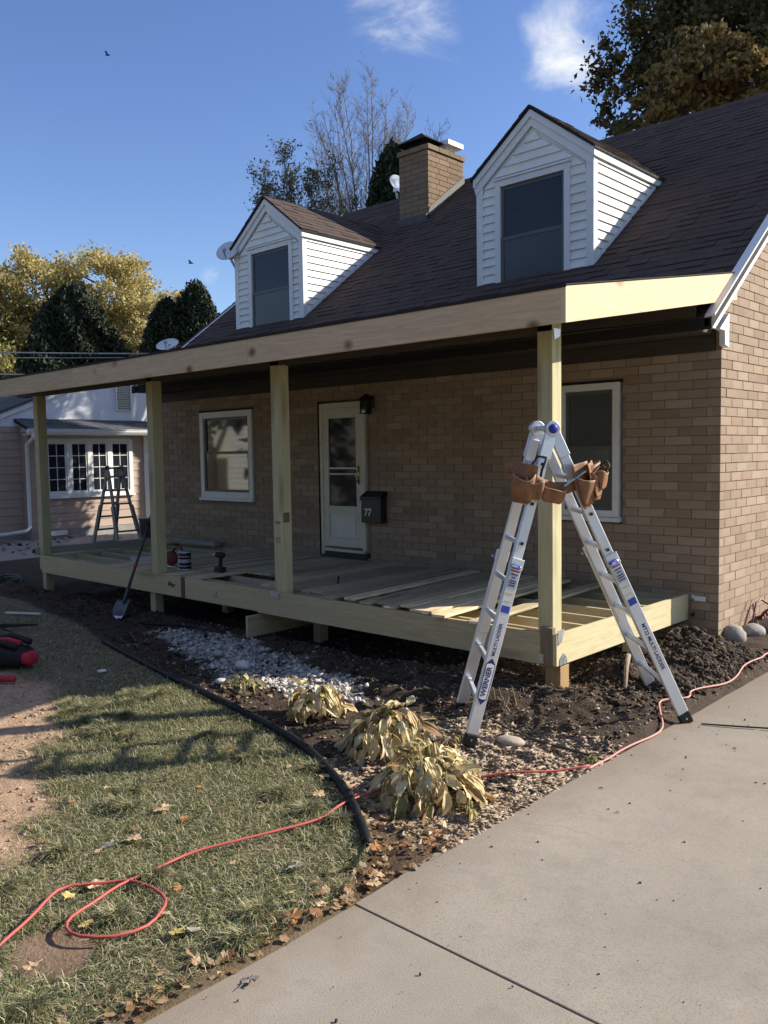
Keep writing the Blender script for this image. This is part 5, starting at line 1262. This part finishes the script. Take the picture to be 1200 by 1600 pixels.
rt = thing('circular_saw', 'dark red power saw behind the stacked tins on the deck', 'saw', (-6.75, -1.95, DZ))
part('saw_guard', MB().lathe([(.09, 0), (.10, .01), (.10, .05), (.085, .06)], (-6.75, -2.0, DZ + .11), (.3, -1, 0), 18), simple('dark red casing', (.13, .02, .022), .5, 0, .15, 9), rt, True)
part('saw_motor', MB().lathe([(.05, 0), (.05, .12), (.03, .13)], (-6.73, -1.9, DZ + .13), (.3, 1, 0), 14), M['black'], rt, True)
part('saw_handle', MB().tube([(-6.85, -1.95, DZ + .16), (-6.78, -1.93, DZ + .25), (-6.66, -1.92, DZ + .25), (-6.60, -1.94, DZ + .17)], .02, 8), simple('red casing', (.2, .025, .03), .5), rt, True)
part('saw_base', MB().box(-6.90, -6.58, -2.08, -1.9, DZ, DZ + .012), M['galv'], rt)
tag(link('pencil', MB().tube([(-6.08, -2.12, DZ + .008), (-5.9, -2.05, DZ + .008)], .006, 6).mesh('pencil', M['stub'])), 'small pencil lying between the tins and the drill', 'pencil')
tag(link('metal_clip', MB().box(-4.98, -4.90, -1.80, -1.77, .228, .25).box(-4.93, -4.91, -1.84, -1.74, .228, .24).mesh('metal_clip', M['galv'])), 'small bright metal clip at the front end of the decking hole', 'clip')
tag(link('black_peg', MB().tube([(-3.74, -1.75, .228), (-3.735, -1.74, .29), (-3.72, -1.75, .31)], .012, 8).mesh('black_peg', M['black'])), 'small black peg standing on the deck in front of the door', 'peg')

# ---------------------------------------------------------------- satellite dishes
def dish(x, y, z, r, az, el, label, pole):
    t = thing('satellite_dish', label, 'satellite dish', (x, y, z)); n = Vector((math.sin(az) * math.cos(el), math.cos(az) * math.cos(el), math.sin(el)))
    prof = [(0.001, 0)] + [(r * q, .22 * r * q * q) for q in (.25, .5, .75, 1)]; prof2 = [(r * q, .22 * r * q * q - .012) for q in (1, .75, .5, .25)] + [(.001, -.012)]
    part('reflector', MB().lathe(prof + prof2, (x, y, z), n, 28), M['dish'], t, True)
    a = Vector((x, y, z)); dn = Vector((0, 0, -1)); b = a + n * r * 1.15 + dn * r * .55
    part('feed_arm', MB().tube([a + dn * r * .85 + n * .1, b], .014, 6), M['galv'], t); part('feed_horn', MB().lathe([(.03, 0), (.04, .06), (.02, .09)], b, (a - b), 10), M['galv'], t)
    part('mount', MB().tube([a - n * .03, a - n * .10 + dn * .05, Vector(pole)], .022, 8).box(x - n.x * .08 - .05, x - n.x * .08 + .05, y - n.y * .08 - .05, y - n.y * .08 + .05, z - .10, z + .04), M['galv'], t)
M['dish'] = simple('pale dish enamel', (.62, .64, .66), .35, 0, .05, 6)
dish(-8.98, .78, 5.30, .21, 2.7, .55, 'white satellite dish on the left side of the far dormer', (-8.93, 1.1, 4.75))
dish(-12.37, 1.70, 4.07, .24, 2.6, .95, 'white dish showing above the left porch fascia', (-12.37, 1.8, 2.6))
dish(-8.58, 4.86, 7.22, .25, 1.75, .5, 'white dish edge standing just left of the chimney', (-8.62, 4.95, 6.7))
tag(link('dish_mast', MB().tube([(-12.37, 1.8, -.4), (-12.37, 1.8, 2.7)], .03, 8).mesh('dish_mast', M['galv'])), 'steel mast carrying the dish beyond the left end of the house', 'mast')

# ---------------------------------------------------------------- neighbouring house
nb = thing('neighbour_house', 'tan sided house with white gable and casement windows across the patio', 'house', (-19, 3, -.3))
M['tan'] = simple('tan siding', (.42, .315, .245), .7, 0, .08, 2); M['gable'] = simple('white gable paint', (.72, .73, .74), .6, 0, .04, 2)
NX, NM = -17.5, -17.9
part('house_wall', MB().box(-27, NM - .004, -.25, 8.1, -.6, 2.55).box(NM - .1, NX - .02, .955, 9.5, -.6, 2.62), M['gable'], nb)
part('foundation', MB().box(-27.02, NM + .012, -.27, 8.12, -.6, -.10).box(NM, NX + .015, .94, 9.5, -.6, -.08), simple('concrete base', (.26, .25, .235), .9, 0, .15, 5), nb)
def side_board(x, y0, y1, z0, z1, t=.02): return MB().add([(x, y0, z0), (x, y1, z0), (x, y1, z1), (x, y0, z1), (x + t, y0, z0), (x + t, y1, z0), (x + .004, y1, z1), (x + .004, y0, z1)], BOXF)
z = -.09
while z < 2.48:
    part('siding_board', side_board(NM, -.25, .92, z, z + .205), M['tan'], nb); z += .208
z = -.07
while z < 2.3:
    if z + .2 < .80: part('siding_board', side_board(NX, .98, 4.15, z, z + .205), M['tan'], nb)
    else:
        part('siding_board', side_board(NX, .98, 1.28, z, z + .205), M['tan'], nb); part('siding_board', side_board(NX, 3.80, 4.15, z, z + .205), M['tan'], nb)
    z += .208
part('corner_board', MB().box(NM, NX + .03, .925, .979, -.08, 2.4), M['tan'], nb)
part('corner_board', MB().box(NX - .02, NX + .05, 4.151, 4.33, -.2, 2.36), M['white'], nb)
ra = lambda y: 2.87 + .405 * (y - .46)
APY = 3.95
part('gable_wall', MB().prism([(-.30, 2.551), (2 * APY + .30, 2.551), (APY, ra(APY) - .01)], 'x', NM - .2, NM + .012), M['gable'], nb)
for m_ in (lambda y: y, lambda y: 2 * APY - y): part('rake_board', MB().prism([(m_(-.9), ra(-.9)), (m_(APY), ra(APY)), (m_(APY), ra(APY) - .13), (m_(-.9), ra(-.9) - .13)], 'x', NM + .013, NM + .09), M['white'], nb)
part('roof', MB().prism([(-1.0, ra(-1.0) + .005), (APY, ra(APY) + .005), (2 * APY + 1, ra(-1) + .005), (2 * APY + 1, ra(-1) + .07), (APY, ra(APY) + .07), (-1.0, ra(-1.0) + .07)], 'x', -27, NM + .13), M['greyshingle'], nb)
vt = part('gable_vent', MB().box(NM + .0125, NM + .02, 3.62, 4.02, 3.05, 3.85), M['black'], nb)
for k in range(12): part('slat', MB().bar((NM + .04, 3.64, 3.10 + k * .062), (NM + .04, 4.0, 3.10 + k * .062), .008, .06, (.7, 0, .7)), M['white'], vt)
part('vent_frame', MB().box(NM + .013, NM + .06, 3.58, 3.62, 3.02, 3.98).box(NM + .013, NM + .06, 4.02, 4.06, 3.02, 3.98).box(NM + .013, NM + .06, 3.62, 4.02, 3.02, 3.05), M['white'], vt)
br = MB().prism([(NX + .42, 2.47), (NM + .013, 2.74), (NM + .013, 2.66), (NX + .42, 2.41)], 'y', .78, 9.6)
bay = part('bay_roof', br, M['roofdeck'], nb)
tbs = []; shingles(tbs, (NX + .43, .78, 2.475), (0, 1, 0), (NM - NX - .42, 0, .27), 4.0, .86, .14, None, rnd, (.25, .35))
for t in tbs[:120]: link('shingle', MB().add(t, BOXF).mesh('shingle', M['greyshingle']), bay)
part('bay_soffit', MB().box(NX - .0, NX + .42, .80, 9.5, 2.32, 2.34), M['white'], nb)
part('gutter', MB().prism([(NX + .425, 2.46), (NX + .55, 2.46), (NX + .55, 2.40), (NX + .50, 2.33), (NX + .425, 2.33)], 'y', .72, 9.6), M['white'], nb, bevel=.006)
part('gutter_lip', MB().box(NX + .545, NX + .565, .72, 9.6, 2.445, 2.468), M['white'], nb)
wn = part('window', MB().box(NX - .05, NX - .02, 1.3, 3.78, .8, 2.2), M['black'], nb)
fr = MB().box(NX - .0, NX + .06, 1.29, 3.79, .76, .86).box(NX + .0, NX + .06, 1.29, 3.79, 2.14, 2.24).box(NX, NX + .055, 1.29, 1.40, .86, 2.14).box(NX, NX + .055, 3.68, 3.79, .86, 2.14)
for k in (1, 2, 3): fr.box(NX, NX + .05, 1.40 + k * .57 - .06 - .0, 1.40 + k * .57 + .06, .86, 2.14)
part('window_frame', fr, M['white'], wn, bevel=.006); part('sill', MB().box(NX, NX + .10, 1.26, 3.82, .72, .759), M['white'], wn)
for k in range(4):
    a = 1.40 + k * .57 + (.06 if k else 0); b = 1.40 + (k + 1) * .57 - (.06 if k < 3 else 0)
    sm = MB().box(NX + .0, NX + .03, a + .001, a + .04, .861, 2.139).box(NX, NX + .03, b - .04, b - .001, .861, 2.139).box(NX, NX + .03, a + .04, b - .04, .861, .90).box(NX, NX + .03, a + .04, b - .04, 2.10, 2.139)
    part('window_sash', sm, M['white'], wn); part('window_pane', MB().box(NX + .004, NX + .010, a + .04, b - .04, .90, 2.10), M['dglass'], wn)
    mu = MB(); mu.box(NX + .011, NX + .02, (a + b) / 2 - .008, (a + b) / 2 + .008, .90, 2.10)
    for q in (1.20, 1.50, 1.80): mu.box(NX + .0105, NX + .0195, a + .04, b - .04, q - .008, q + .008)
    part('muntin', mu, M['white'], wn)
part('downspout', MB().tube([(NX + .49, .85, 2.36), (NX + .49, .85, 2.25), (NX + .10, .86, 2.08), (NX + .09, .86, .05), (NX + .09, .76, -.05), (NX + .15, -.9, -.17)], .045, 8), M['white'], nb, True)
part('foundation_vent', MB().box(NX + .016, NX + .04, 1.35, 1.85, -.22, -.10), M['white'], nb)
patio = tag(link('patio', MB().box(-18.2, -13.7, -5.5, 7, -.5, -.285).mesh('patio', concrete('patio concrete', (.34, .33, .31), (.42, .41, .385)))), 'grey concrete patio between the two houses', None, None, 'structure')
# low roofed wing behind the gable, its slope facing us
gw = thing('garage', 'low grey roofed wing standing left of the white gable', 'garage', (-20, 0, -.3))
gr_ = part('garage_roof', MB().prism([(-18.6, 2.95), (-21.4, 3.75), (-21.4, 3.65), (-18.6, 2.85)], 'y', -2.5, 2.9), M['greyshingle'], gw)
tbs = []; shingles(tbs, (-18.6, -2.5, 2.955), (0, 1, 0), (-2.8, 0, .8), 5.3, 2.9, .16, None, rnd, (.25, .4)); mb = MB()
for t in tbs: mb.add(t, BOXF)
oo = link('shingle_courses', mb.mesh('shingle_courses', M['greyshingle']), gr_); oo['kind'] = 'stuff'
part('garage_wall', MB().box(-21.3, -18.8, -2.4, 2.8, -.5, 2.84), M['tan'], gw)
# dark planter and leaf heap on the patio
hp_ = thing('dark_bin', 'dark plastic bin behind the patio ladder', 'bin', (-15.3, 2.9, -.285))
part('bin_body', MB().lathe([(.20, 0), (.24, .48), (.26, .50), (.23, .50), (.19, .02)], (-15.3, 2.9, -.283), seg=16), flat('slate plastic', (.06, .065, .07), .5), hp_, True)
part('bin_rim', MB().lathe([(.262, .485), (.268, .51), (.25, .512)], (-15.3, 2.9, -.283), seg=16), flat('slate rim', (.08, .085, .09), .5), hp_, True)
v, f = leaf_shape(71); x = nr.uniform(-17.3, -14.2, 260); y = nr.uniform(-.8, 4.2, 260); k = nr.random(260) < .25 + .75 * sstep(-16.8, -17.2, x) * 1.0; x, y = x[k], y[k]
soup('patio_leaves', np.stack([x, y, np.full(len(x), -.265)], -1), v, [np.array(f)], nr.uniform(.04, .08, len(x)), rotz(nr.uniform(0, 6.28, len(x)), nr.normal(0, .4, len(x))), flat('dark wet leaves', (.05, .04, .03), .8), 'dark leaves scattered on the patio')
hc2 = thing('green_hose', 'dark garden hose heap on the grass at the left porch end', 'hose', (-10.4, -2.9, -.28)); hp = []
for i in range(120):
    a = i * .21; hp.append((-10.6 + .5 * math.cos(a) + .1 * math.sin(i), -2.75 + .22 * math.sin(a), -.27 + .09 * i / 120 + .03 * math.sin(i * .6)))
part('hose_loops', MB().tube(hp, .016, 6), flat('dark green hose', (.012, .03, .022), .5), hc2, True)

# pale house across the yard, mirrored in the front window
ph = thing('pale_shed', 'pale sided outbuilding across the lawn seen mirrored in the front window', 'shed', (-21, -14, -.3))
part('house_wall', MB().box(-22.9, -19.6, -18, -11.02, -.5, 3.4), M['siding'], ph)
z = -.3
while z < 3.3:
    part('siding_board', MB().add([(-22.9, -11.0 - .02, z), (-19.6, -11.02, z), (-19.6, -11.02, z + .2), (-22.9, -11.02, z + .2), (-22.9, -10.99, z), (-19.6, -10.99, z), (-19.6, -11.015, z + .2), (-22.9, -11.015, z + .2)], BOXF), M['siding'], ph); z += .2
part('roof', MB().prism([(-10.5, 3.3), (-14.5, 5.9), (-18.5, 3.3), (-18.5, 3.2), (-14.5, 5.75), (-10.5, 3.18)], 'x', -23.3, -19.2), M['greyshingle'], ph)
part('gable_end', MB().prism([(-11.02, 3.3), (-18, 3.3), (-14.5, 5.7)], 'x', -22.88, -22.6), M['siding'], ph)
pw = part('window', MB().box(-21.4, -20.2, -10.985, -10.95, .9, 2.3), M['white'], ph); part('window_pane', MB().box(-21.3, -20.3, -10.949, -10.94, 1.0, 2.2), M['glass'], pw)
# ---------------------------------------------------------------- trees
def leafquads(P, size, rng, aspect=.6, upbias=0.0):
    """one bent leaf-clump card per point: two triangles folded along the middle"""
    n = len(P); a = rng.uniform(0, 6.283, n); c = rng.uniform(-1, 1, n); s = np.sqrt(1 - c * c)
    u = np.stack([s * np.cos(a), s * np.sin(a), c + upbias], -1); u /= np.linalg.norm(u, axis=1)[:, None]
    q = rng.normal(size=(n, 3)); w = np.cross(u, q); w /= np.linalg.norm(w, axis=1)[:, None]; nn = np.cross(u, w)
    L = (size * rng.uniform(.6, 1.35, n))[:, None]
    V = np.stack([P - u * L * .5, P + w * L * aspect * .5 + nn * L * .12, P + u * L * .5, P - w * L * aspect * .5 + nn * L * .12], 1)
    off = (np.arange(n) * 4)[:, None]
    return V.reshape(-1, 3), [np.array([[0, 1, 2]]) + off, np.array([[0, 2, 3]]) + off]
M['bark'] = simple('grey bark', (.085, .07, .058), .95, 0, .3, 9, .5, 30); M['palebark'] = simple('pale bark', (.17, .145, .125), .95, 0, .3, 9)
def limb(mb, a, b, r0, r1, rng, seg=6, wob=.06):
    a, b = Vector(a), Vector(b); L = (b - a).length; pts = []
    for i in range(5):
        t = i / 4; p = a.lerp(b, t)
        if 0 < i < 4: p += Vector((rng.uniform(-1, 1), rng.uniform(-1, 1), rng.uniform(-.3, .6))) * L * wob
        pts.append(p)
    mb.tube(pts, [r0 + (r1 - r0) * i / 4 for i in range(5)], seg)
def broad(name, label, base, trunk_h, lobes, nclump, per, size, mat, seed, tr=.28, group=None, bark='bark', lo=.15):
    rng = np.random.default_rng(seed); rr = random.Random(seed); base = Vector(base); t = thing(name, label, 'tree', base, group)
    lob = np.array(lobes, float); wts = lob[:, 3] * lob[:, 4] * lob[:, 5]; wts /= wts.sum()
    k = rng.choice(len(lob), nclump, p=wts); dirs = rng.normal(size=(nclump, 3)); dirs /= np.linalg.norm(dirs, axis=1)[:, None]
    rad = rng.uniform(lo, 1, nclump) ** .45; C_ = lob[k, :3] + dirs * rad[:, None] * lob[k, 3:6]
    rs = rng.uniform(.35, .8, nclump) * lob[k, 3:6].mean(1) * .30
    P = np.repeat(C_, per, 0) + rng.normal(size=(nclump * per, 3)) * np.repeat(rs, per)[:, None] * np.array([.62, .62, .45])
    V, F_ = leafquads(P, size, rng)
    o = np_obj('crown', V, F_, mat, t); mb = MB()
    top = base + Vector((0, 0, trunk_h)); limb(mb, base, top, tr, tr * .7, rr, 9, .02)
    for L_ in lob:
        c = Vector(L_[:3]); limb(mb, top - Vector((0, 0, rr.uniform(0, .25) * trunk_h)), c, tr * .5, tr * .14, rr, 6)
        for _ in range(7):
            e = Vector(C_[rr.randrange(nclump)])
            if (e - c).length < 1.4 * max(L_[3:6]): limb(mb, c, e, tr * .14, .012, rr, 4)
    part('trunk', mb, M[bark], t)
    return t
GOLD = leafy('gold maple leaves', [(0, (.44, .36, .14)), (.3, (.56, .45, .18)), (.55, (.36, .34, .14)), (.8, (.62, .47, .19)), (1, (.27, .29, .13))], .6, .35)
GOLD2 = leafy('green gold leaves', [(0, (.26, .26, .09)), (.4, (.38, .33, .11)), (.7, (.17, .20, .07)), (1, (.46, .36, .12))], .6, .3)
OAK = leafy('dark autumn oak leaves', [(0, (.065, .07, .026)), (.4, (.11, .092, .034)), (.7, (.075, .08, .032)), (.9, (.18, .12, .045)), (1, (.24, .15, .055))], .6, .2)
OAKY = leafy('golden oak leaves', [(0, (.22, .16, .055)), (.5, (.30, .205, .075)), (1, (.13, .11, .045))], .6, .3)
CON = leafy('dark conifer sprays', [(0, (.018, .027, .014)), (.5, (.03, .044, .022)), (.85, (.05, .06, .03)), (1, (.09, .09, .05))], .65, .1)
SPR = leafy('sparse green leaves', [(0, (.09, .10, .035)), (.5, (.15, .14, .05)), (1, (.20, .15, .07))], .6, .3)
# golden maple beyond the neighbour's roof
broad('maple_tree', 'big golden maple behind the dark conifer on the left', (-33, 9.5, -.4), 3.2, [(-31.6, 8.0, 8.6, 2.2, 2.2, 1.8), (-30.2, 10.2, 9.0, 2.3, 2.3, 1.6), (-33.0, 6.4, 7.4, 2.2, 2.2, 2.0), (-28.4, 11.6, 7.3, 1.9, 1.9, 1.6), (-31, 9.4, 6.4, 3.0, 3.0, 1.9), (-27.6, 11.2, 5.6, 1.6, 1.6, 1.6), (-33.5, 7.0, 9.0, 1.2, 1.2, 1.0)], 760, 84, .15, GOLD, 21, .35)
broad('maple_tree', 'green gold tree at the far left edge behind the roof', (-33, 3.6, -.4), 3, [(-32, 4.6, 6.6, 2.0, 2.0, 1.9), (-30.4, 4.9, 4.9, 1.9, 1.9, 1.4), (-31.2, 3.4, 8.0, 1.4, 1.4, 1.2), (-29, 6.0, 4.4, 1.6, 1.6, 1.2)], 620, 60, .17, GOLD2, 22, .3)
def conifer(label, x, y, z0, h, r, n, seed, size=.28, group='dark conifers', tips=1):
    rng = np.random.default_rng(seed); t = thing('conifer_tree', label, 'tree', (x, y, z0), group)
    u = rng.random(n) ** .75; a = rng.uniform(0, 6.283, n); lum = 1 + .16 * np.sin(a * 3 + u * 9) + .12 * np.sin(a * 7 + u * 23)
    pr = np.clip(1 - u, 0, 1) ** .55 * .97 + .03; rr_ = r * pr * lum * rng.uniform(.5, 1.22, n) ** .6
    P = np.stack([x + rr_ * np.cos(a), y + rr_ * np.sin(a), z0 + .3 + u * (h - .3) + rng.normal(0, .08, n)], -1)
    V, F_ = leafquads(P, size, rng, .42, 1.0); np_obj('crown', V, F_, CON, t)
    part('trunk', MB().tube([(x, y, z0), (x, y, z0 + h * .9)], [.16, .03], 8), M['bark'], t)
conifer('broad dark conifer in front of the golden maple', -25.3, 6.4, -.4, 8.1, 2.75, 42000, 31, .2)
conifer('slim dark conifer left of the pair beyond the house end', -22.9, 8.6, -.4, 7.6, 1.75, 20000, 32, .16)
conifer('taller slim dark conifer touching the house roof edge', -22.2, 9.35, -.4, 8.15, 2.0, 22000, 33, .16)
conifer('narrow dark conifer rising right beside the chimney', -11.8, 8.25, -.4, 10.0, 1.55, 15000, 34, .2)
# bare trees behind the ridge
def bare(label, x, y, fork, top, rad, nl, seed, leaves=0, leafsize=.06):
    """several rising limbs fanning out of a low fork, each feathered with side branches and fine twigs"""
    rr = random.Random(seed); t = thing('bare_tree', label, 'tree', (x, y, -.4), 'thin leafed trees behind the ridge'); thick, thin = MB(), MB(); tips = []
    thick.tube([(x, y, -.4), (x + .05, y, fork * .5), (x, y, fork)], [.16, .13, .10], 8)
    def side(p, d, L, r, lv):
        q = [p]; c = p; dd = d
        for i in range(3):
            dd = (dd + Vector((rr.gauss(0, .12), rr.gauss(0, .12), .10))).normalized(); c = c + dd * L / 3; q.append(c)
        thin.tube(q, [r, r * .85, r * .7, r * .5], 3, False)
        if lv == 0: tips.append(c); return
        for i in range(5 if lv == 2 else 4):
            k = rr.random(); i0 = min(2, int(k * 3)); b = q[i0].lerp(q[i0 + 1], k * 3 - i0)
            ax = Matrix.Rotation(rr.uniform(0, 6.28), 3, dd) @ dd.orthogonal().normalized()
            side(b, (dd + ax * rr.uniform(.5, .9)).normalized(), L * rr.uniform(.38, .6), max(r * .55, .0032), lv - 1)
    for i in range(nl):
        a = 6.283 * i / nl + rr.uniform(-.4, .4); f = rr.uniform(.25, 1.0); H_ = (top - fork) * (1.02 - .38 * f * f) * rr.uniform(.86, 1); pts = []
        for k in range(9):
            u = k / 8; o_ = rad * f * (u ** .8) * (1 + .1 * math.sin(u * 6 + i)); pts.append(Vector((x + math.cos(a) * o_ + rr.gauss(0, .03) * u, y + math.sin(a) * o_ + rr.gauss(0, .03) * u, fork + H_ * u)))
        thick.tube(pts, [.040 * (1 - u / 8.4) + .004 for u in range(9)], 5, False)
        for k in range(26):
            u = rr.uniform(.12, .98); j = min(7, int(u * 8)); p = pts[j].lerp(pts[j + 1], u * 8 - j); d = (pts[j + 1] - pts[j]).normalized()
            ax = Matrix.Rotation(rr.uniform(0, 6.28), 3, d) @ d.orthogonal().normalized()
            side(p, (d + ax * rr.uniform(.5, .85)).normalized(), (1.15 - .70 * u) * rr.uniform(.6, 1.0) * (.25 + rad * .5), .009 * (1.2 - u * .6), 2)
    part('trunk', thick, M['palebark'], t); part('twigs', thin, M['palebark'], t)['kind'] = 'stuff'
    if leaves:
        rng = np.random.default_rng(seed); T_ = np.array([tuple(q) for q in tips]); P = T_[rng.integers(0, len(T_), leaves)] + rng.normal(0, .05, (leaves, 3)); V, F_ = leafquads(P, leafsize, rng); np_obj('crown', V, F_, SPR, t)
bare('tall bare tree with a haze of fine twigs left of the chimney', -13.85, 9.5, 6.0, 12.75, 2.0, 18, 41, 700, .05)
bare('smaller bare tree half hidden by the chimney', -12.75, 10.6, 6.2, 11.9, 1.1, 9, 45, 200, .05)
bare('low tree with sparse green leaves behind the far dormer', -13.5, 6.6, 5.0, 9.95, 1.55, 12, 43, 9000, .075)
# oak above the right end of the roof
broad('oak_tree', 'big dark oak turning brown above the right of the roof', (-4.2, 15.5, -.4), 6, [(-5.6, 14.2, 12.9, 2.6, 2.6, 2.0), (-3.0, 16.2, 13.6, 3.0, 3.0, 2.4), (-7.1, 12.7, 11.2, 1.5, 1.5, 1.35), (-3.6, 14.6, 11.0, 2.6, 2.4, 1.7), (-6.1, 15.4, 15.2, 2.0, 2.0, 1.7), (-1.2, 17.2, 11.5, 2.8, 2.8, 2.4), (-7.9, 12.15, 10.3, .85, .85, .6), (-4.2, 13.0, 9.9, 1.9, 1.9, 1.1), (-6.4, 12.6, 9.9, 1.4, 1.4, .8), (-5.2, 13.6, 11.6, 2.2, 2.2, 1.7), (-2.2, 14.6, 10.4, 2.2, 2.2, 1.6), (-6.6, 13.6, 13.6, 1.6, 1.6, 1.6)], 1150, 60, .16, OAK, 51, .45, None, 'bark', .05)
broad('oak_tree', 'golden brown tree in front of the big dark oak', (-4.2, 11.6, -.4), 6, [(-4.55, 10.6, 10.2, .95, .95, .85), (-5.1, 10.2, 9.5, .9, .9, .7), (-3.7, 10.9, 9.55, 1.0, 1.0, .7)], 150, 50, .15, OAKY, 52, .2)
# hedge and trees mirrored in the windows, behind the camera
broad('garden_tree', 'dark garden tree beside the mirrored pale house', (-26, -12.5, -.4), 2.5, [(-26, -12.5, 4.5, 2.4, 2.4, 2.2), (-27.5, -11, 3.5, 1.8, 1.8, 1.6), (-25, -13.5, 6, 1.5, 1.5, 1.5)], 120, 30, .3, GOLD2, 61, .25)
# ---------------------------------------------------------------- overhead lines, birds
def wire(a, b, sag, r, label):
    a, b = Vector(a), Vector(b); pts = []
    for i in range(25):
        t = i / 24; p = a.lerp(b, t); p.z -= sag * 4 * t * (1 - t); pts.append(p)
    tag(link('overhead_wire', MB().tube(pts, r, 5).mesh('overhead_wire', M['wire'])), label, 'wire', 'overhead wires')
M['wire'] = simple('pale service cable', (.30, .30, .30), .6, 0, .2, 3)
def ext(p, q, t): return tuple(Vector(p) + (Vector(q) - Vector(p)) * t)
A1, B1, A2, B2 = (-21.86, 1.15, 5.01), (-17.62, 5.07, 4.70), (-21.84, 1.11, 4.34), (-19.85, 2.95, 4.21)
wire(ext(A1, B1, -2.5), ext(A1, B1, 1.25), .25, .022, 'upper overhead wire crossing the conifer on the left')
wire(ext(A2, B2, -5), ext(A2, B2, 2.4), .2, .022, 'lower overhead wire just above the left fascia end')
wire(ext(A1, B1, -2.5), tuple(Vector(ext(A1, B1, 1.25)) + Vector((0, 0, -.06))), .38, .014, 'thin slack wire under the upper overhead wire')
def bird(x, y, z, s, label):
    t = thing('bird', label, 'bird', (x, y, z), None); b = Vector((x, y, z)); r_ = Vector((.73, .68, 0)); f_ = Vector((-.68, .73, 0))
    mb = MB().lathe([(.001, -1.0 * s), (.12 * s, -.6 * s), (.26 * s, 0), (.2 * s, .5 * s), (.13 * s, .75 * s), (.02 * s, 1.0 * s)], b, r_, 8)
    for sg in (-1, 1): mb.add([b + r_ * .25 * s, b - r_ * .35 * s, b - r_ * .5 * s + f_ * sg * 1.5 * s + Vector((0, 0, .7 * s)), b + r_ * .05 * s + f_ * sg * 1.1 * s + Vector((0, 0, .75 * s))], [(0, 1, 2, 3)])
    part('body', mb, M['black'], t)
bird(-20.07, 4.99, 13.54, .09, 'tiny dark bird high in the clear sky'); bird(-18.06, 6.28, 7.4, .09, 'tiny dark bird low in the sky left of the far dormer')

def sky_block_trees():  # unseen dark band added to keep skylight and leaf bounce off the porch
    rng = np.random.default_rng(77); C_ = []
    for i in range(26):
        a = -2.75 + i * .098; R_ = rng.uniform(17, 23); cx, cy = 2 + R_ * math.cos(a), -6 + R_ * math.sin(a) * .95
        if cy > -9 and cx < -10: continue
        for k in range(7): C_.append((cx + rng.normal(0, 1.0), cy + rng.normal(0, 1.0), rng.uniform(.2, 7.5)))
    C_ = np.array(C_); P = np.repeat(C_, 70, 0) + rng.normal(size=(len(C_) * 70, 3)) * np.array([1.0, 1.0, .9]); P = P[P[:, 2] > -.3]
    V, F_ = leafquads(P, .55, rng, .7); o = np_obj('sky_block_trees', V, F_, CON); tag(o, 'unseen band of dark trees added to block low sky from the porch', None, None, 'stuff')
sky_block_trees()
